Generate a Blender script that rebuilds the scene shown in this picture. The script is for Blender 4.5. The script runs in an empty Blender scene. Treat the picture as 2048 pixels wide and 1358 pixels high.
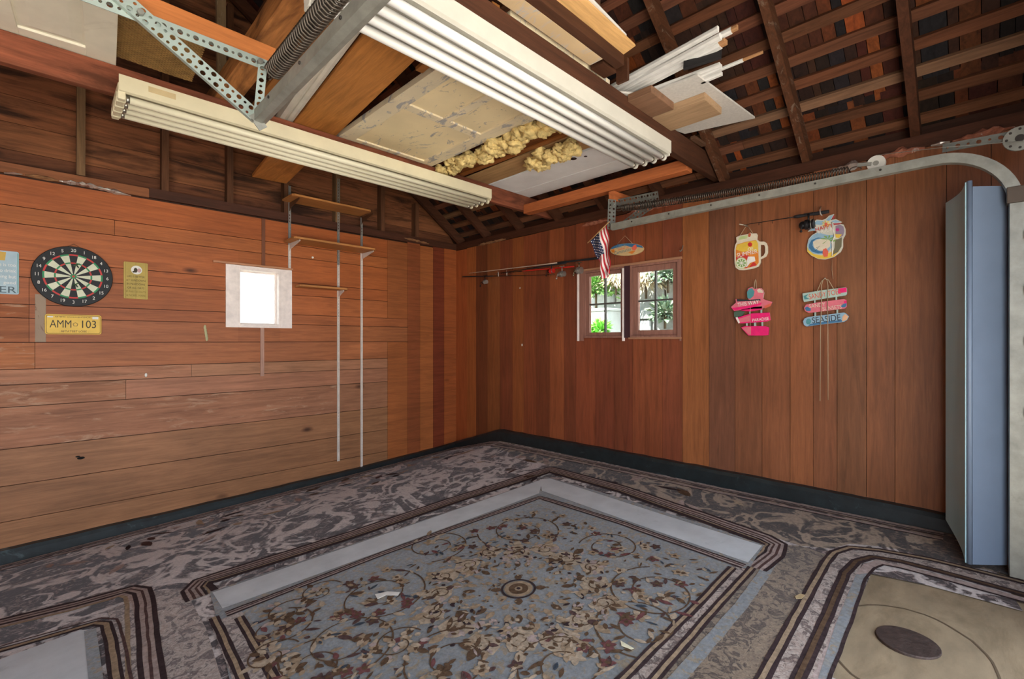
import bpy, bmesh, math, random
from mathutils import Vector, Matrix, noise
random.seed(7)
COL = bpy.context.scene.collection
CZ = 1.3                      # camera height datum; all Z() heights are relative to the eye
FPX, U0, V0 = 935.0, 1024.0, 682.0
A, B = 4.93, 3.875            # far-left wall plane Y=A, right wall plane X=B
S2 = math.sqrt(2)
V = Vector
def Z(z): return CZ + z

# ------------------------------------------------------------ photo geometry -> place
def ray(u, v):
    a = (u-U0)/FPX; b = (V0-v)/FPX
    return V(((1+a)/S2, (1-a)/S2, b))
def onL(u, v, off=0.0):
    d = ray(u, v); t = (A-off)/d.y
    return V((d.x*t, A-off, CZ+d.z*t))
def onR(u, v, off=0.0):
    d = ray(u, v); t = (B-off)/d.x
    return V((B-off, d.y*t, CZ+d.z*t))
def onX(u, v, x):
    d = ray(u, v); t = x/d.x
    return V((x, d.y*t, CZ+d.z*t))
def onY(u, v, y):
    d = ray(u, v); t = y/d.y
    return V((d.x*t, y, CZ+d.z*t))
def onH(u, v, z):
    d = ray(u, v); t = z/d.z
    return V((d.x*t, d.y*t, CZ+z))
def interp(x, pts):
    if x <= pts[0][0]:
        (x0, y0), (x1, y1) = pts[0], pts[1]
    elif x >= pts[-1][0]:
        (x0, y0), (x1, y1) = pts[-2], pts[-1]
    else:
        for i in range(len(pts)-1):
            if pts[i][0] <= x <= pts[i+1][0]:
                (x0, y0), (x1, y1) = pts[i], pts[i+1]; break
    return y0+(y1-y0)*(x-x0)/(x1-x0)
EL = [(-.224, -1.587), (3.875, -1.405)]
ER = [(-.3, -1.155), (.14, -1.145), (1.55, -1.161), (4.0, -1.158), (4.15, -1.18), (4.93, -1.405)]
CL = [(-.224, -1.481), (2.39, -1.4176), (3.308, -1.371), (3.875, -1.332)]
CR = [(-.3, -1.045), (1.55, -1.035), (4.05, -1.05), (4.59, -1.223), (4.93, -1.332)]
def F(x, y):
    """worn, uneven garage floor: its height (relative to the eye) at x, y"""
    dL = max(A-y, 0); dR = max(B-x, 0)
    wl, wr = 1/(dL+.04), 1/(dR+.04)
    return (wl*interp(x, EL)+wr*interp(max(y, -.4), ER))/(wl+wr)
def onF(u, v, lift=0.0):
    d = ray(u, v); z = -1.3
    for _ in range(60):
        t = z/d.z
        z = z*.5+.5*(F(d.x*t, d.y*t)+lift)
    t = z/d.z
    return V((d.x*t, d.y*t, CZ+z))

# ------------------------------------------------------------ colour and materials
def lin(h):
    h = h.lstrip('#'); o = []
    for i in (0, 2, 4):
        c = int(h[i:i+2], 16)/255
        o.append(c/12.92 if c <= .04045 else ((c+.055)/1.055)**2.4)
    return tuple(o)+(1.0,)
MATS = {}
def nt(name):
    m = bpy.data.materials.new(name); m.use_nodes = True
    n = m.node_tree; b = n.nodes['Principled BSDF']
    return m, n, b
def N(n, t, **kw):
    x = n.nodes.new(t)
    for k, v in kw.items(): setattr(x, k, v)
    return x
def coords(n, scale, rnd=True, kind='Object'):
    tc = N(n, 'ShaderNodeTexCoord')
    src = tc.outputs[kind]
    if rnd:
        oi = N(n, 'ShaderNodeObjectInfo')
        mul = N(n, 'ShaderNodeMath', operation='MULTIPLY'); mul.inputs[1].default_value = 37.0
        n.links.new(oi.outputs['Random'], mul.inputs[0])
        add = N(n, 'ShaderNodeVectorMath', operation='ADD')
        n.links.new(src, add.inputs[0]); n.links.new(mul.outputs[0], add.inputs[1])
        src = add.outputs[0]
    mp = N(n, 'ShaderNodeMapping'); mp.inputs['Scale'].default_value = scale
    n.links.new(src, mp.inputs['Vector'])
    return mp.outputs[0]
def ramp(n, fac, stops, interp_='LINEAR'):
    r = N(n, 'ShaderNodeValToRGB'); r.color_ramp.interpolation = interp_
    el = r.color_ramp.elements
    while len(el) < len(stops): el.new(.5)
    for e, (p, c) in zip(el, stops):
        e.position = p; e.color = c if len(c) == 4 else tuple(c)+(1,)
    n.links.new(fac, r.inputs[0]); return r.outputs[0]
def mix(n, a, b, fac, mode='MIX'):
    x = N(n, 'ShaderNodeMix', data_type='RGBA', blend_type=mode)
    for s, i in ((fac, 0), (a, 6), (b, 7)):
        if isinstance(s, (int, float)): x.inputs[i].default_value = s
        elif isinstance(s, tuple): x.inputs[i].default_value = s
        else: n.links.new(s, x.inputs[i])
    return x.outputs[2]
def tex(n, vec, scale, detail=6, rough=.6, dist=0.0):
    t = N(n, 'ShaderNodeTexNoise')
    t.inputs['Scale'].default_value = scale; t.inputs['Detail'].default_value = detail
    t.inputs['Roughness'].default_value = rough; t.inputs['Distortion'].default_value = dist
    n.links.new(vec, t.inputs['Vector']); return t.outputs['Fac']
def bump(n, b, h, s=.2, d=.01):
    x = N(n, 'ShaderNodeBump'); x.inputs['Strength'].default_value = s; x.inputs['Distance'].default_value = d
    n.links.new(h, x.inputs['Height']); n.links.new(x.outputs[0], b.inputs['Normal'])
g = lambda v: (v, v, v, 1)

def wood(name, col, axis='X', var=.35, rough=.62, knots=False, tint=False, dark=None, spec=.25, worn=None):
    """sawn timber: grain along one axis; col is the colour of the wood, or the mesh's own board colours if tint"""
    key = (name, axis)
    if key in MATS: return MATS[key]
    m, n, b = nt(name+'_'+axis)
    sc = {'X': (1.1, 16, 16), 'Y': (16, 1.1, 16), 'Z': (16, 16, 1.1)}[axis]
    v = coords(n, sc)
    g1 = tex(n, v, 1.6, 8, .62, .9); g2 = tex(n, v, 7, 4, .7, .2)
    grain = ramp(n, g1, [(.28, g(1-var)), (.52, g(1.0)), (.75, g(1+var*.7))])
    fine = ramp(n, g2, [(.3, g(.86)), (.65, g(1.08))])
    if tint:
        at = N(n, 'ShaderNodeAttribute', attribute_name='tint'); base = at.outputs['Color']
    else:
        base = lin(col) if isinstance(col, str) else col
    c = mix(n, base, grain, 1.0, 'MULTIPLY'); c = mix(n, c, fine, 1.0, 'MULTIPLY')
    ov = coords(n, (1, 1, 1)); big = tex(n, ov, 1.7, 3, .5)
    c = mix(n, c, ramp(n, big, [(.3, g(.86)), (.7, g(1.1))]), 1.0, 'MULTIPLY')
    if dark:
        dm = tex(n, coords(n, {'X': (1, 5, 5), 'Y': (5, 1, 5), 'Z': (5, 5, 1)}[axis]), 1.5, 5, .6, .6)
        c = mix(n, c, lin(dark), ramp(n, dm, [(.48, g(0)), (.66, g(.85))]))
    if worn:
        wm = tex(n, coords(n, {'X': (2, 9, 9), 'Y': (9, 2, 9), 'Z': (9, 9, 2)}[axis]), 2.2, 7, .7, .8)
        c = mix(n, c, lin(worn), ramp(n, wm, [(.55, g(0)), (.66, g(.8))]))
    if knots:
        vo = N(n, 'ShaderNodeTexVoronoi'); vo.inputs['Scale'].default_value = 1.0
        n.links.new(coords(n, {'X': (1.5, 3.4, 3.4), 'Y': (3.4, 1.5, 3.4), 'Z': (3.4, 3.4, 1.5)}[axis]), vo.inputs['Vector'])
        c = mix(n, c, lin('#2a140c'), ramp(n, vo.outputs['Distance'], [(.035, g(.85)), (.11, g(.0))]))
    n.links.new(c, b.inputs['Base Color'])
    b.inputs['Roughness'].default_value = rough; b.inputs['Specular IOR Level'].default_value = spec
    bump(n, b, g1, .18, .004)
    MATS[key] = m; return m

def plain(name, col, rough=.5, metal=0.0, var=.12, scale=9.0, dirt=None, dirt_at=(.55, .7), spec=.4, bmp=0.0, tint=False, stretch=(1, 1, 1)):
    if name in MATS: return MATS[name]
    m, n, b = nt(name)
    v = coords(n, stretch)
    f = tex(n, v, scale, 5, .6)
    if tint:
        base = N(n, 'ShaderNodeAttribute', attribute_name='tint').outputs['Color']
    else: base = lin(col) if isinstance(col, str) else col
    c = mix(n, base, ramp(n, f, [(.3, g(1-var)), (.7, g(1+var*.6))]), 1.0, 'MULTIPLY')
    if dirt:
        d = tex(n, v, scale*.45, 7, .72, .7)
        c = mix(n, c, lin(dirt), ramp(n, d, [(dirt_at[0], g(0)), (dirt_at[1], g(.85))]))
    n.links.new(c, b.inputs['Base Color'])
    b.inputs['Roughness'].default_value = rough; b.inputs['Metallic'].default_value = metal
    b.inputs['Specular IOR Level'].default_value = spec
    if bmp: bump(n, b, f, bmp, .01)
    MATS[name] = m; return m

def peeling(name, base, under, flake, scale=6.0, amt=(.5, .58)):
    """old paint that has flaked off down to a grey primer"""
    if name in MATS: return MATS[name]
    m, n, b = nt(name)
    v = coords(n, (1, 1, 1)); v2 = coords(n, (2.2, .8, 1))
    n1 = tex(n, v2, scale, 9, .72, 1.2); n2 = tex(n, v, scale*3, 8, .75, 1.0); n3 = tex(n, v, 2.0, 3, .5)
    c = mix(n, lin(base), ramp(n, n3, [(.3, g(.85)), (.7, g(1.1))]), 1.0, 'MULTIPLY')
    c = mix(n, c, lin(under), ramp(n, n1, [(amt[0]+.06, g(0)), (amt[1]+.06, g(1))]))
    c = mix(n, c, lin(flake), ramp(n, n2, [(.62, g(0)), (.68, g(.8))]))
    n.links.new(c, b.inputs['Base Color']); b.inputs['Roughness'].default_value = .75
    bump(n, b, n1, .5, .006)
    MATS[name] = m; return m

def glass_mat():
    if 'pane' in MATS: return MATS['pane']
    m = bpy.data.materials.new('window_glass'); m.use_nodes = True; n = m.node_tree; n.nodes.clear()
    o = N(n, 'ShaderNodeOutputMaterial'); mx = N(n, 'ShaderNodeMixShader')
    t = N(n, 'ShaderNodeBsdfTransparent'); t.inputs[0].default_value = (.93, .96, .95, 1)
    gl = N(n, 'ShaderNodeBsdfGlossy'); gl.inputs['Roughness'].default_value = .05
    fr = N(n, 'ShaderNodeFresnel'); fr.inputs[0].default_value = 1.3
    n.links.new(fr.outputs[0], mx.inputs[0]); n.links.new(t.outputs[0], mx.inputs[1]); n.links.new(gl.outputs[0], mx.inputs[2])
    n.links.new(mx.outputs[0], o.inputs[0]); MATS['pane'] = m; return m

# ------------------------------------------------------------ mesh helpers
def BM():
    bm = bmesh.new(); bm.loops.layers.float_color.new('tint'); return bm
def setf(bm, faces, mi=0, tint=None, smooth=False):
    L = bm.loops.layers.float_color['tint'] if tint is not None else None
    for f in faces:
        f.material_index = mi; f.smooth = smooth
        if L:
            for l in f.loops: l[L] = tint
def box(bm, x0, x1, y0, y1, z0, z1, mi=0, tint=None):
    vs = [bm.verts.new(p) for p in ((x0, y0, z0), (x1, y0, z0), (x1, y1, z0), (x0, y1, z0), (x0, y0, z1), (x1, y0, z1), (x1, y1, z1), (x0, y1, z1))]
    fs = [bm.faces.new([vs[i] for i in q]) for q in ((3, 2, 1, 0), (4, 5, 6, 7), (0, 1, 5, 4), (1, 2, 6, 5), (2, 3, 7, 6), (3, 0, 4, 7))]
    setf(bm, fs, mi, tint); return fs
def bar(bm, p0, p1, w, h, up=(0, 0, 1), mi=0, tint=None, jit=0.0, seg=1):
    """board between two points; w across, h along up"""
    p0, p1 = V(p0), V(p1); d = (p1-p0).normalized(); up = V(up); s = d.cross(up).normalized(); up = s.cross(d).normalized()
    rings = []
    for i in range(seg+1):
        c = p0.lerp(p1, i/seg)
        j = V((random.uniform(-1, 1), random.uniform(-1, 1), random.uniform(-1, 1)))*jit
        rings.append([bm.verts.new(c+s*(a*w/2)+up*(b*h/2)+j) for a, b in ((-1, -1), (1, -1), (1, 1), (-1, 1))])
    fs = [bm.faces.new(rings[0][::-1]), bm.faces.new(rings[-1])]
    for i in range(seg):
        for k in range(4):
            fs.append(bm.faces.new((rings[i][k], rings[i][(k+1) % 4], rings[i+1][(k+1) % 4], rings[i+1][k])))
    setf(bm, fs, mi, tint); return fs
def sweep(bm, pts, prof, up=(0, 0, 1), mi=0, closed=True, smooth=True, tint=None, cap=True, scale=None):
    """profile (list of (side, up) offsets) along a path"""
    pts = [V(p) for p in pts]; rings = []; up = V(up); n = len(pts)
    for i, p in enumerate(pts):
        d = (pts[min(i+1, n-1)]-pts[max(i-1, 0)]).normalized()
        s = d.cross(up)
        if s.length < 1e-4: s = d.cross(V((1, 0, 0))); 
        if s.length < 1e-4: s = d.cross(V((0, 1, 0)))
        s.normalize(); w = s.cross(d).normalized(); k = scale[i] if scale else 1
        rings.append([bm.verts.new(p+s*a*k+w*b*k) for a, b in prof])
    fs = []; m = len(prof)
    for i in range(n-1):
        for k in range(m if closed else m-1):
            fs.append(bm.faces.new((rings[i][k], rings[i][(k+1) % m], rings[i+1][(k+1) % m], rings[i+1][k])))
    setf(bm, fs, mi, tint, smooth)
    if cap and closed:
        c = [bm.faces.new(rings[0][::-1]), bm.faces.new(rings[-1])]; setf(bm, c, mi, tint)
    return fs
def circ(r, seg=10, ry=None): return [(r*math.cos(2*math.pi*i/seg), (ry or r)*math.sin(2*math.pi*i/seg)) for i in range(seg)]
def tube(bm, pts, r, seg=8, mi=0, tint=None, scale=None): return sweep(bm, pts, circ(r, seg), mi=mi, tint=tint, scale=scale)
def prism(bm, front, dvec, mi=0, side_mi=None, tint=None, stint=None):
    """polygon extruded along dvec (front stays, back moved)"""
    a = [bm.verts.new(p) for p in front]; b = [bm.verts.new(V(p)+V(dvec)) for p in front]; n = len(a)
    ff = [bm.faces.new(a)]; setf(bm, ff, mi, tint)
    bf = [bm.faces.new(b[::-1])]; sf = [bm.faces.new((a[i], b[i], b[(i+1) % n], a[(i+1) % n])) for i in range(n)]
    setf(bm, bf+sf, mi if side_mi is None else side_mi, tint if stint is None else stint)
def poly(bm, pts, mi=0, tint=None):
    f = bm.faces.new([bm.verts.new(p) for p in pts]); setf(bm, [f], mi, tint); return f
def sphere(bm, c, r, mi=0, sx=1, sy=1, sz=1, sub=2, tint=None, smooth=True):
    ret = bmesh.ops.create_icosphere(bm, subdivisions=sub, radius=r)
    fs = set()
    for v in ret['verts']:
        v.co = V((v.co.x*sx, v.co.y*sy, v.co.z*sz))+V(c)
        fs.update(v.link_faces)
    setf(bm, fs, mi, tint, smooth)
def disc(bm, c, r, axis, h, seg=24, mi=0, tint=None, r2=None):
    axis = V(axis).normalized(); sweep(bm, [V(c), V(c)+axis*h], circ(r, seg), up=(0, 0, 1) if abs(axis.z) < .9 else (1, 0, 0), mi=mi, tint=tint, scale=[1, (r2 or r)/r])
def text(bm, s, size, O, xd, yd, mi=0, align='CENTER', tint=None, sx=1.0):
    cu = bpy.data.curves.new('lettering', 'FONT'); cu.body = s; cu.size = size; cu.align_x = align; cu.align_y = 'CENTER'
    ob = bpy.data.objects.new('lettering', cu); me = bpy.data.meshes.new_from_object(ob)
    O, xd, yd = V(O), V(xd), V(yd)
    vs = [bm.verts.new(O+xd*(v.co.x*sx)+yd*v.co.y) for v in me.vertices]
    fs = []
    for p in me.polygons:
        try: fs.append(bm.faces.new([vs[i] for i in p.vertices]))
        except ValueError: pass
    setf(bm, fs, mi, tint)
    bpy.data.objects.remove(ob); bpy.data.curves.remove(cu); bpy.data.meshes.remove(me)

# ------------------------------------------------------------ scene objects
def tag(o, label=None, cat=None, group=None, kind=None):
    for k, v in (('label', label), ('category', cat), ('group', group), ('kind', kind)):
        if v: o[k] = v
    return o
def thing(name, label, cat, loc, group=None):
    o = bpy.data.objects.new(name, None); COL.objects.link(o); o.location = V(loc); o.empty_display_size = .05
    o['_w'] = [float(x) for x in V(loc)]
    return tag(o, label, cat, group)
def obj(name, bm, mats, parent=None, origin=None, bevel=0.0, normals=True):
    """link bm (in world coordinates) as one mesh object"""
    if normals: bmesh.ops.recalc_face_normals(bm, faces=bm.faces[:])
    if parent is not None: w = V(parent['_w'])
    elif origin is not None: w = V(origin)
    else:
        xs = [v.co for v in bm.verts]
        lo = V([min(c[i] for c in xs) for i in range(3)]); hi = V([max(c[i] for c in xs) for i in range(3)])
        w = V(((lo.x+hi.x)/2, (lo.y+hi.y)/2, lo.z))
    for v in bm.verts: v.co -= w
    me = bpy.data.meshes.new(name); bm.to_mesh(me); bm.free()
    for m in (mats if isinstance(mats, (list, tuple)) else [mats]): me.materials.append(m)
    o = bpy.data.objects.new(name, me); COL.objects.link(o)
    if parent is not None: o.parent = parent
    else: o.location = w
    o['_w'] = [float(x) for x in w]
    if bevel:
        md = o.modifiers.new('edge', 'BEVEL'); md.width = bevel; md.segments = 2; md.limit_method = 'ANGLE'
    return o
def one(name, bm, mats, label, cat, group=None, bevel=0.0, normals=True):
    return tag(obj(name, bm, mats, bevel=bevel, normals=normals), label, cat, group)
def struct(name, bm, mats, parent=None, bevel=0.0, normals=True):
    o = obj(name, bm, mats, parent, bevel=bevel, normals=normals)
    if parent is None: o['kind'] = 'structure'
    return o
def rects_minus(rect, holes):
    out = [rect]
    for (hx0, hx1, hz0, hz1) in holes:
        nxt = []
        for (x0, x1, z0, z1) in out:
            if hx1 <= x0 or hx0 >= x1 or hz1 <= z0 or hz0 >= z1: nxt.append((x0, x1, z0, z1)); continue
            if hx0 > x0: nxt.append((x0, hx0, z0, z1))
            if hx1 < x1: nxt.append((hx1, x1, z0, z1))
            a, b_ = max(x0, hx0), min(x1, hx1)
            if hz0 > z0: nxt.append((a, b_, z0, hz0))
            if hz1 < z1: nxt.append((a, b_, hz1, z1))
        out = nxt
    return out
def jitter(c, s=.06):
    k = 1+random.uniform(-s, s); return (c[0]*k*(1+random.uniform(-s, s)*.4), c[1]*k, c[2]*k*(1+random.uniform(-s, s)*.6), 1)
# ============================================================ THE SETTING
XS, YF = -3.175, -.45         # side wall and front (door) line
RX, SL = .35, .7              # ridge x and roof slope
def roofz(x): return CZ+1.29+SL*((B-x) if x > RX else (x-XS))

# window openings (from the photo, on their walls)
W1 = (1.288, 1.66, CZ+.145, CZ+.688)
pz0, pz1 = CZ+.065, CZ+.665
W2 = (onR(1250, 600).y, onR(1168, 600).y, pz0-.035, pz1+.04)
W3 = (onR(1360, 600).y, onR(1261, 600).y, pz0-.035, pz1+.04)

tw = plain('tinted_dark', '#20120c', .9)
# ---- wall_left: horizontal redwood planks, then upright boards by the corner
wl = BM()
zs_l = [1.19, .975, .851, .591, .466, .267, .167, -.01, -.206, -.317, -.477, -.776, -1.04, -1.296, -1.75]
UP, LO = (.40, .105, .036), (.37, .155, .066)
cols_l = [(.40, .108, .030), (.44, .132, .036), (.42, .122, .034), (.38, .108, .031), (.38, .115, .036), (.36, .112, .038), (.35, .118, .044), (.37, .13, .05),
          (.41, .185, .095), (.36, .157, .082), (.31, .137, .070), (.33, .147, .068), (.30, .134, .062), (.30, .138, .062), (.27, .118, .056)]
xc = onL(775, 700).x; xm = onL(815, 650).x
for i in range(len(zs_l)-1):
    z1, z0 = zs_l[i], zs_l[i+1]
    xe = xm if -.1 < (z0+z1)/2 < .3 else xc
    joints = [XS]+{1: [.4], 3: [-.7, 2.25], 4: [-.08, 2.25], 5: [-.08, 1.49], 6: [-.08, 1.49, 2.25], 7: [-.05, 1.49, 2.25], 8: [.92, 2.25], 9: [.47, 2.25], 10: [2.25], 11: [-.9, 2.25]}.get(i, [random.uniform(-1.5, -.4)])+[xe]
    for j in range(len(joints)-1):
        for (x0, x1, a, b_) in rects_minus((joints[j]+.0012, joints[j+1]-.0012, CZ+z0+.003, CZ+z1-.002), [W1]):
            box(wl, x0, x1, A, A+.022, a, b_, mi=1 if i in (8, 9, 10) and j == 0 or (i in (5, 6, 7) and j == 0) else 0, tint=jitter(cols_l[i], .07))
us = [775, 815, 840, 866, 888, 915]
cc = [(.34, .105, .032), (.27, .075, .025), (.36, .115, .032), (.19, .04, .016), (.33, .09, .025)]
ex = [onL(u, 600).x for u in us]; ex[-1] = B
for i in range(5):
    top = CZ+1.2+random.uniform(-.012, .01)
    if i == 0: box(wl, ex[0]+.002, ex[1]-.002, A, A+.02, CZ+.269, top, tint=jitter(cc[0])); box(wl, ex[0]+.002, ex[1]-.002, A-.001, A+.02, CZ-1.75, CZ-.012, tint=jitter(cc[0]))
    else: box(wl, ex[i]+.001, ex[i+1]-.001, A-.001*i, A+.02, CZ-1.75, top, tint=jitter(cc[i]))
struct('wall_left', wl, [wood('redwood_plank', None, 'X', .3, .5, tint=True, knots=True), wood('redwood_scuffed', None, 'X', .4, .6, tint=True, worn='#b58f72')])
bk = BM()
for (x0, x1, a, b_) in rects_minus((XS, B+.1, CZ-1.8, CZ+1.25), [W1]): box(bk, x0, x1, A+.024, A+.09, a, b_)
for (y0, y1, a, b_) in rects_minus((YF, A+.13, CZ-1.8, CZ+1.25), [W2, W3]): box(bk, B+.024, B+.09, y0, y1, a, b_)
struct('wall_back', bk, wood('dark_sheathing', '#3a2115', 'X'))
bk = BM(); box(bk, B+.1, B+.12, YF, A+.13, CZ+1.1, CZ+1.42)
struct('trim_9', bk, wood('dark_sheathing', '#3a2115', 'Y'))

# ---- wall_right: upright redwood boards
wr = BM()
ue = [912, 934, 952, 975, 1000, 1025, 1047, 1073, 1099, 1128, 1152, 1190, 1229, 1265, 1290, 1325, 1365, 1418, 1470, 1524, 1580, 1627, 1674, 1733, 1790, 1893]
cr = [(.33, .085, .024), (.34, .10, .028), (.18, .05, .02), (.26, .085, .026), (.19, .052, .021), (.31, .09, .028), (.24, .065, .024), (.19, .052, .022), (.28, .08, .028), (.20, .055, .024),
      (.24, .062, .026), (.22, .058, .025), (.21, .056, .025), (.25, .068, .027), (.24, .066, .026), (.21, .058, .026), (.31, .105, .036), (.185, .072, .036), (.22, .082, .036), (.25, .088, .036),
      (.27, .095, .035), (.25, .09, .036), (.22, .085, .036), (.25, .088, .034), (.27, .095, .034)]
ye = [onR(u, 700).y for u in ue]; ye[0] = A
def rb(i, y0, y1, z0, z1, c): 
    for (a0, a1, a, b_) in rects_minus((y0, y1, z0, z1), [W2, W3]): box(wr, B, B+.02+.002*(i % 3), a0, a1, a, b_, tint=jitter(c, .08))
for i in range(len(cr)):
    rb(i, ye[i+1]+.0015, ye[i]-.0015, CZ-1.7, CZ+1.2+random.uniform(-.006, .006), cr[i])
y = ye[-1]; k = 0
while y > YF:
    rb(k, max(y-.19, YF)+.0015, y-.0015, CZ-1.7, CZ+1.2, (.25, .085, .032)); y -= .19; k += 1
struct('wall_right', wr, [wood('redwood_board', None, 'Z', .3, .42, tint=True, knots=False, spec=.35)])

# ---- gable siding above the left wall (dark horizontal boards behind the studs)
gb = BM(); z = CZ+1.2; k = 0
while z < CZ+3.75:
    z1 = z+.2
    def xr(zz): return min(B+.1, B+.1-(zz-CZ-1.3)/SL) if zz > CZ+1.3 else B+.1
    def xl(zz): return max(XS, XS+(zz-CZ-1.3)/SL) if zz > CZ+1.3 else XS
    if xr(z1) > xl(z1):
        p = [(xl(z), A+.08, z), (xr(z), A+.08, z), (xr(z1), A+.08, z1-.004), (xl(z1), A+.08, z1-.004)]
        c = random.choice([(.22, .078, .032), (.18, .062, .028), (.28, .105, .042), (.15, .05, .022)])
        prism(gb, p, (0, .03, 0), tint=jitter(c, .2))
    z = z1; k += 1
struct('wall_gable', gb, [wood('old_siding', None, 'X', .55, .75, tint=True, knots=True, dark='#1a0c07')])
g2 = BM(); 
prism(g2, [(XS, A+.12, CZ+1.1), (B+.12, A+.12, CZ+1.1), (B+.12, A+.12, CZ+1.38), (RX, A+.12, roofz(RX)+.19), (XS, A+.12, CZ+1.47)], (0, .02, 0))
struct('wall_gable_outer', g2, wood('dark_sheathing', '#3a2115', 'X'))
# ---- side wall, and the wall over and beside the open garage doorway (behind the camera)
sd = BM(); box(sd, XS-.1, XS, YF, A+.1, CZ-1.8, CZ+1.32)
struct('wall_side', sd, wood('side_board', '#8a4a2c', 'Y', .3))
fr = BM()
prism(fr, [(XS-.1, YF, CZ+1.22), (B+.1, YF, CZ+1.22), (B+.1, YF, CZ+1.35), (RX, YF, roofz(RX)+.15), (XS-.1, YF, CZ+1.35)], (0, -.1, 0))
box(fr, 2.75, B+.1, YF-.1, YF, CZ-1.8, CZ+1.22)  # unseen jamb, made overwide to cut glare on the track and darken the floor
struct('wall_front', fr, wood('side_board', '#8a4a2c', 'X', .3))

# ---- ceiling: the underside of the old shake roof
ce = BM()
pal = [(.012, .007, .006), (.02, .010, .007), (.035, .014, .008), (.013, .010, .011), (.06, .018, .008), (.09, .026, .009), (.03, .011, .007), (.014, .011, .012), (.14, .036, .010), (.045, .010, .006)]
def roof_quad(x0, x1, y0, y1, lift, tint):
    prism(ce, [(x0, y0, roofz(x0)+lift), (x1, y0, roofz(x1)+lift), (x1, y1, roofz(x1)+lift), (x0, y1, roofz(x0)+lift)], (0, 0, .012), tint=tint)
x = B+.2; row = 0
while x > RX:
    x1 = max(x-random.choice([.345, .46, .69]), RX); y = YF-.1-random.uniform(0, .1)
    while y < A+.15:
        w = random.uniform(.04, .12); c = random.choice(pal)
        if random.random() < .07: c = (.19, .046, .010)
        roof_quad(x+.02, x1-.02, y+.002, y+w-.002, .152+random.uniform(0, .006), jitter(c, .25)); y += w
    x = x1; row += 1
for (xa, xb) in ((B+.25, RX), (XS-.25, RX)):
    prism(ce, [(xa, YF-.15, CZ+1.29+SL*(B-xa if xa > RX else xa-XS)+.19), (xb, YF-.15, roofz(RX)+.19), (xb, A+.2, roofz(RX)+.19), (xa, A+.2, CZ+1.29+SL*(B-xa if xa > RX else xa-XS)+.19)], (0, 0, .05), tint=(.02, .012, .01, 1))
struct('ceiling', ce, [wood('roof_shake', None, 'X', .5, .8, tint=True)])

# ---- floor, outside ground, concrete curbs
fl = BM(); nx, ny = 74, 56
gx = [XS+(B+.02-XS)*i/nx for i in range(nx+1)]; gy = [YF+(A+.02-YF)*j/ny for j in range(ny+1)]
vv = [[fl.verts.new((x, y, CZ+F(x, y))) for y in gy] for x in gx]
setf(fl, [fl.faces.new((vv[i][j], vv[i+1][j], vv[i+1][j+1], vv[i][j+1])) for i in range(nx) for j in range(ny)], 0, smooth=True)
FLOOR = struct('floor', fl, plain('concrete', '#8d7a60', .75, var=.25, scale=5, dirt='#66543c', dirt_at=(.48, .75), stretch=(1, 2.2, 1)))
gd = BM(); box(gd, -14, 14, -16, 16, CZ-1.95, CZ-1.85)
struct('ground', gd, plain('driveway', '#d3cbbd', .9, var=.2, scale=3))
curb = plain('painted_curb', '#1d2628', .42, var=.5, scale=12, dirt='#4a5657', dirt_at=(.6, .68), spec=.5)
def curb_mesh(wall):
    bm = BM(); n = 70; rings = []
    for i in range(n+1):
        if wall == 'L':
            x = XS+(B-XS)*i/n; t = CZ+interp(x, CL)+random.uniform(-.003, .003); f = CZ+F(x, A-.06)-.05
            rings.append([(x, A+.01, t), (x, A-.045, t-.006), (x, A-.06, t-.03), (x, A-.064, f), (x, A+.01, f)])
        else:
            y = YF+(A-.0-YF)*i/n; t = CZ+interp(y, CR)+random.uniform(-.003, .003); f = CZ+F(B-.06, y)-.05
            rings.append([(B+.01, y, t), (B-.045, y, t-.006), (B-.06, y, t-.03), (B-.064, y, f), (B+.01, y, f)])
    R = [[bm.verts.new(p) for p in r] for r in rings]
    for i in range(n):
        for k in range(5): setf(bm, [bm.faces.new((R[i][k], R[i][(k+1) % 5], R[i+1][(k+1) % 5], R[i+1][k]))], 0)
    bm.faces.new(R[0]); bm.faces.new(R[-1][::-1]); return bm
struct('baseboard_left', curb_mesh('L'), curb); struct('baseboard_right', curb_mesh('R'), curb)

# ---- wall plates
t1 = BM(); bar(t1, (XS, A+.02, CZ+1.245), (.62, A+.02, CZ+1.24), .055, .075, mi=0); 
struct('trim_1', t1, wood('plate_light', '#8a5534', 'X', .4))
t2 = BM(); box(t2, .62, B+.05, A-.012, A+.085, CZ+1.205, CZ+1.285)
struct('trim_2', t2, wood('plate_dark', '#4a2a1b', 'X', .4))
t3 = BM(); box(t3, B-.006, B+.085, YF, A+.05, CZ+1.205, CZ+1.287)
struct('trim_3', t3, wood('plate_dark', '#4a2a1b', 'Y', .4))

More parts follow.
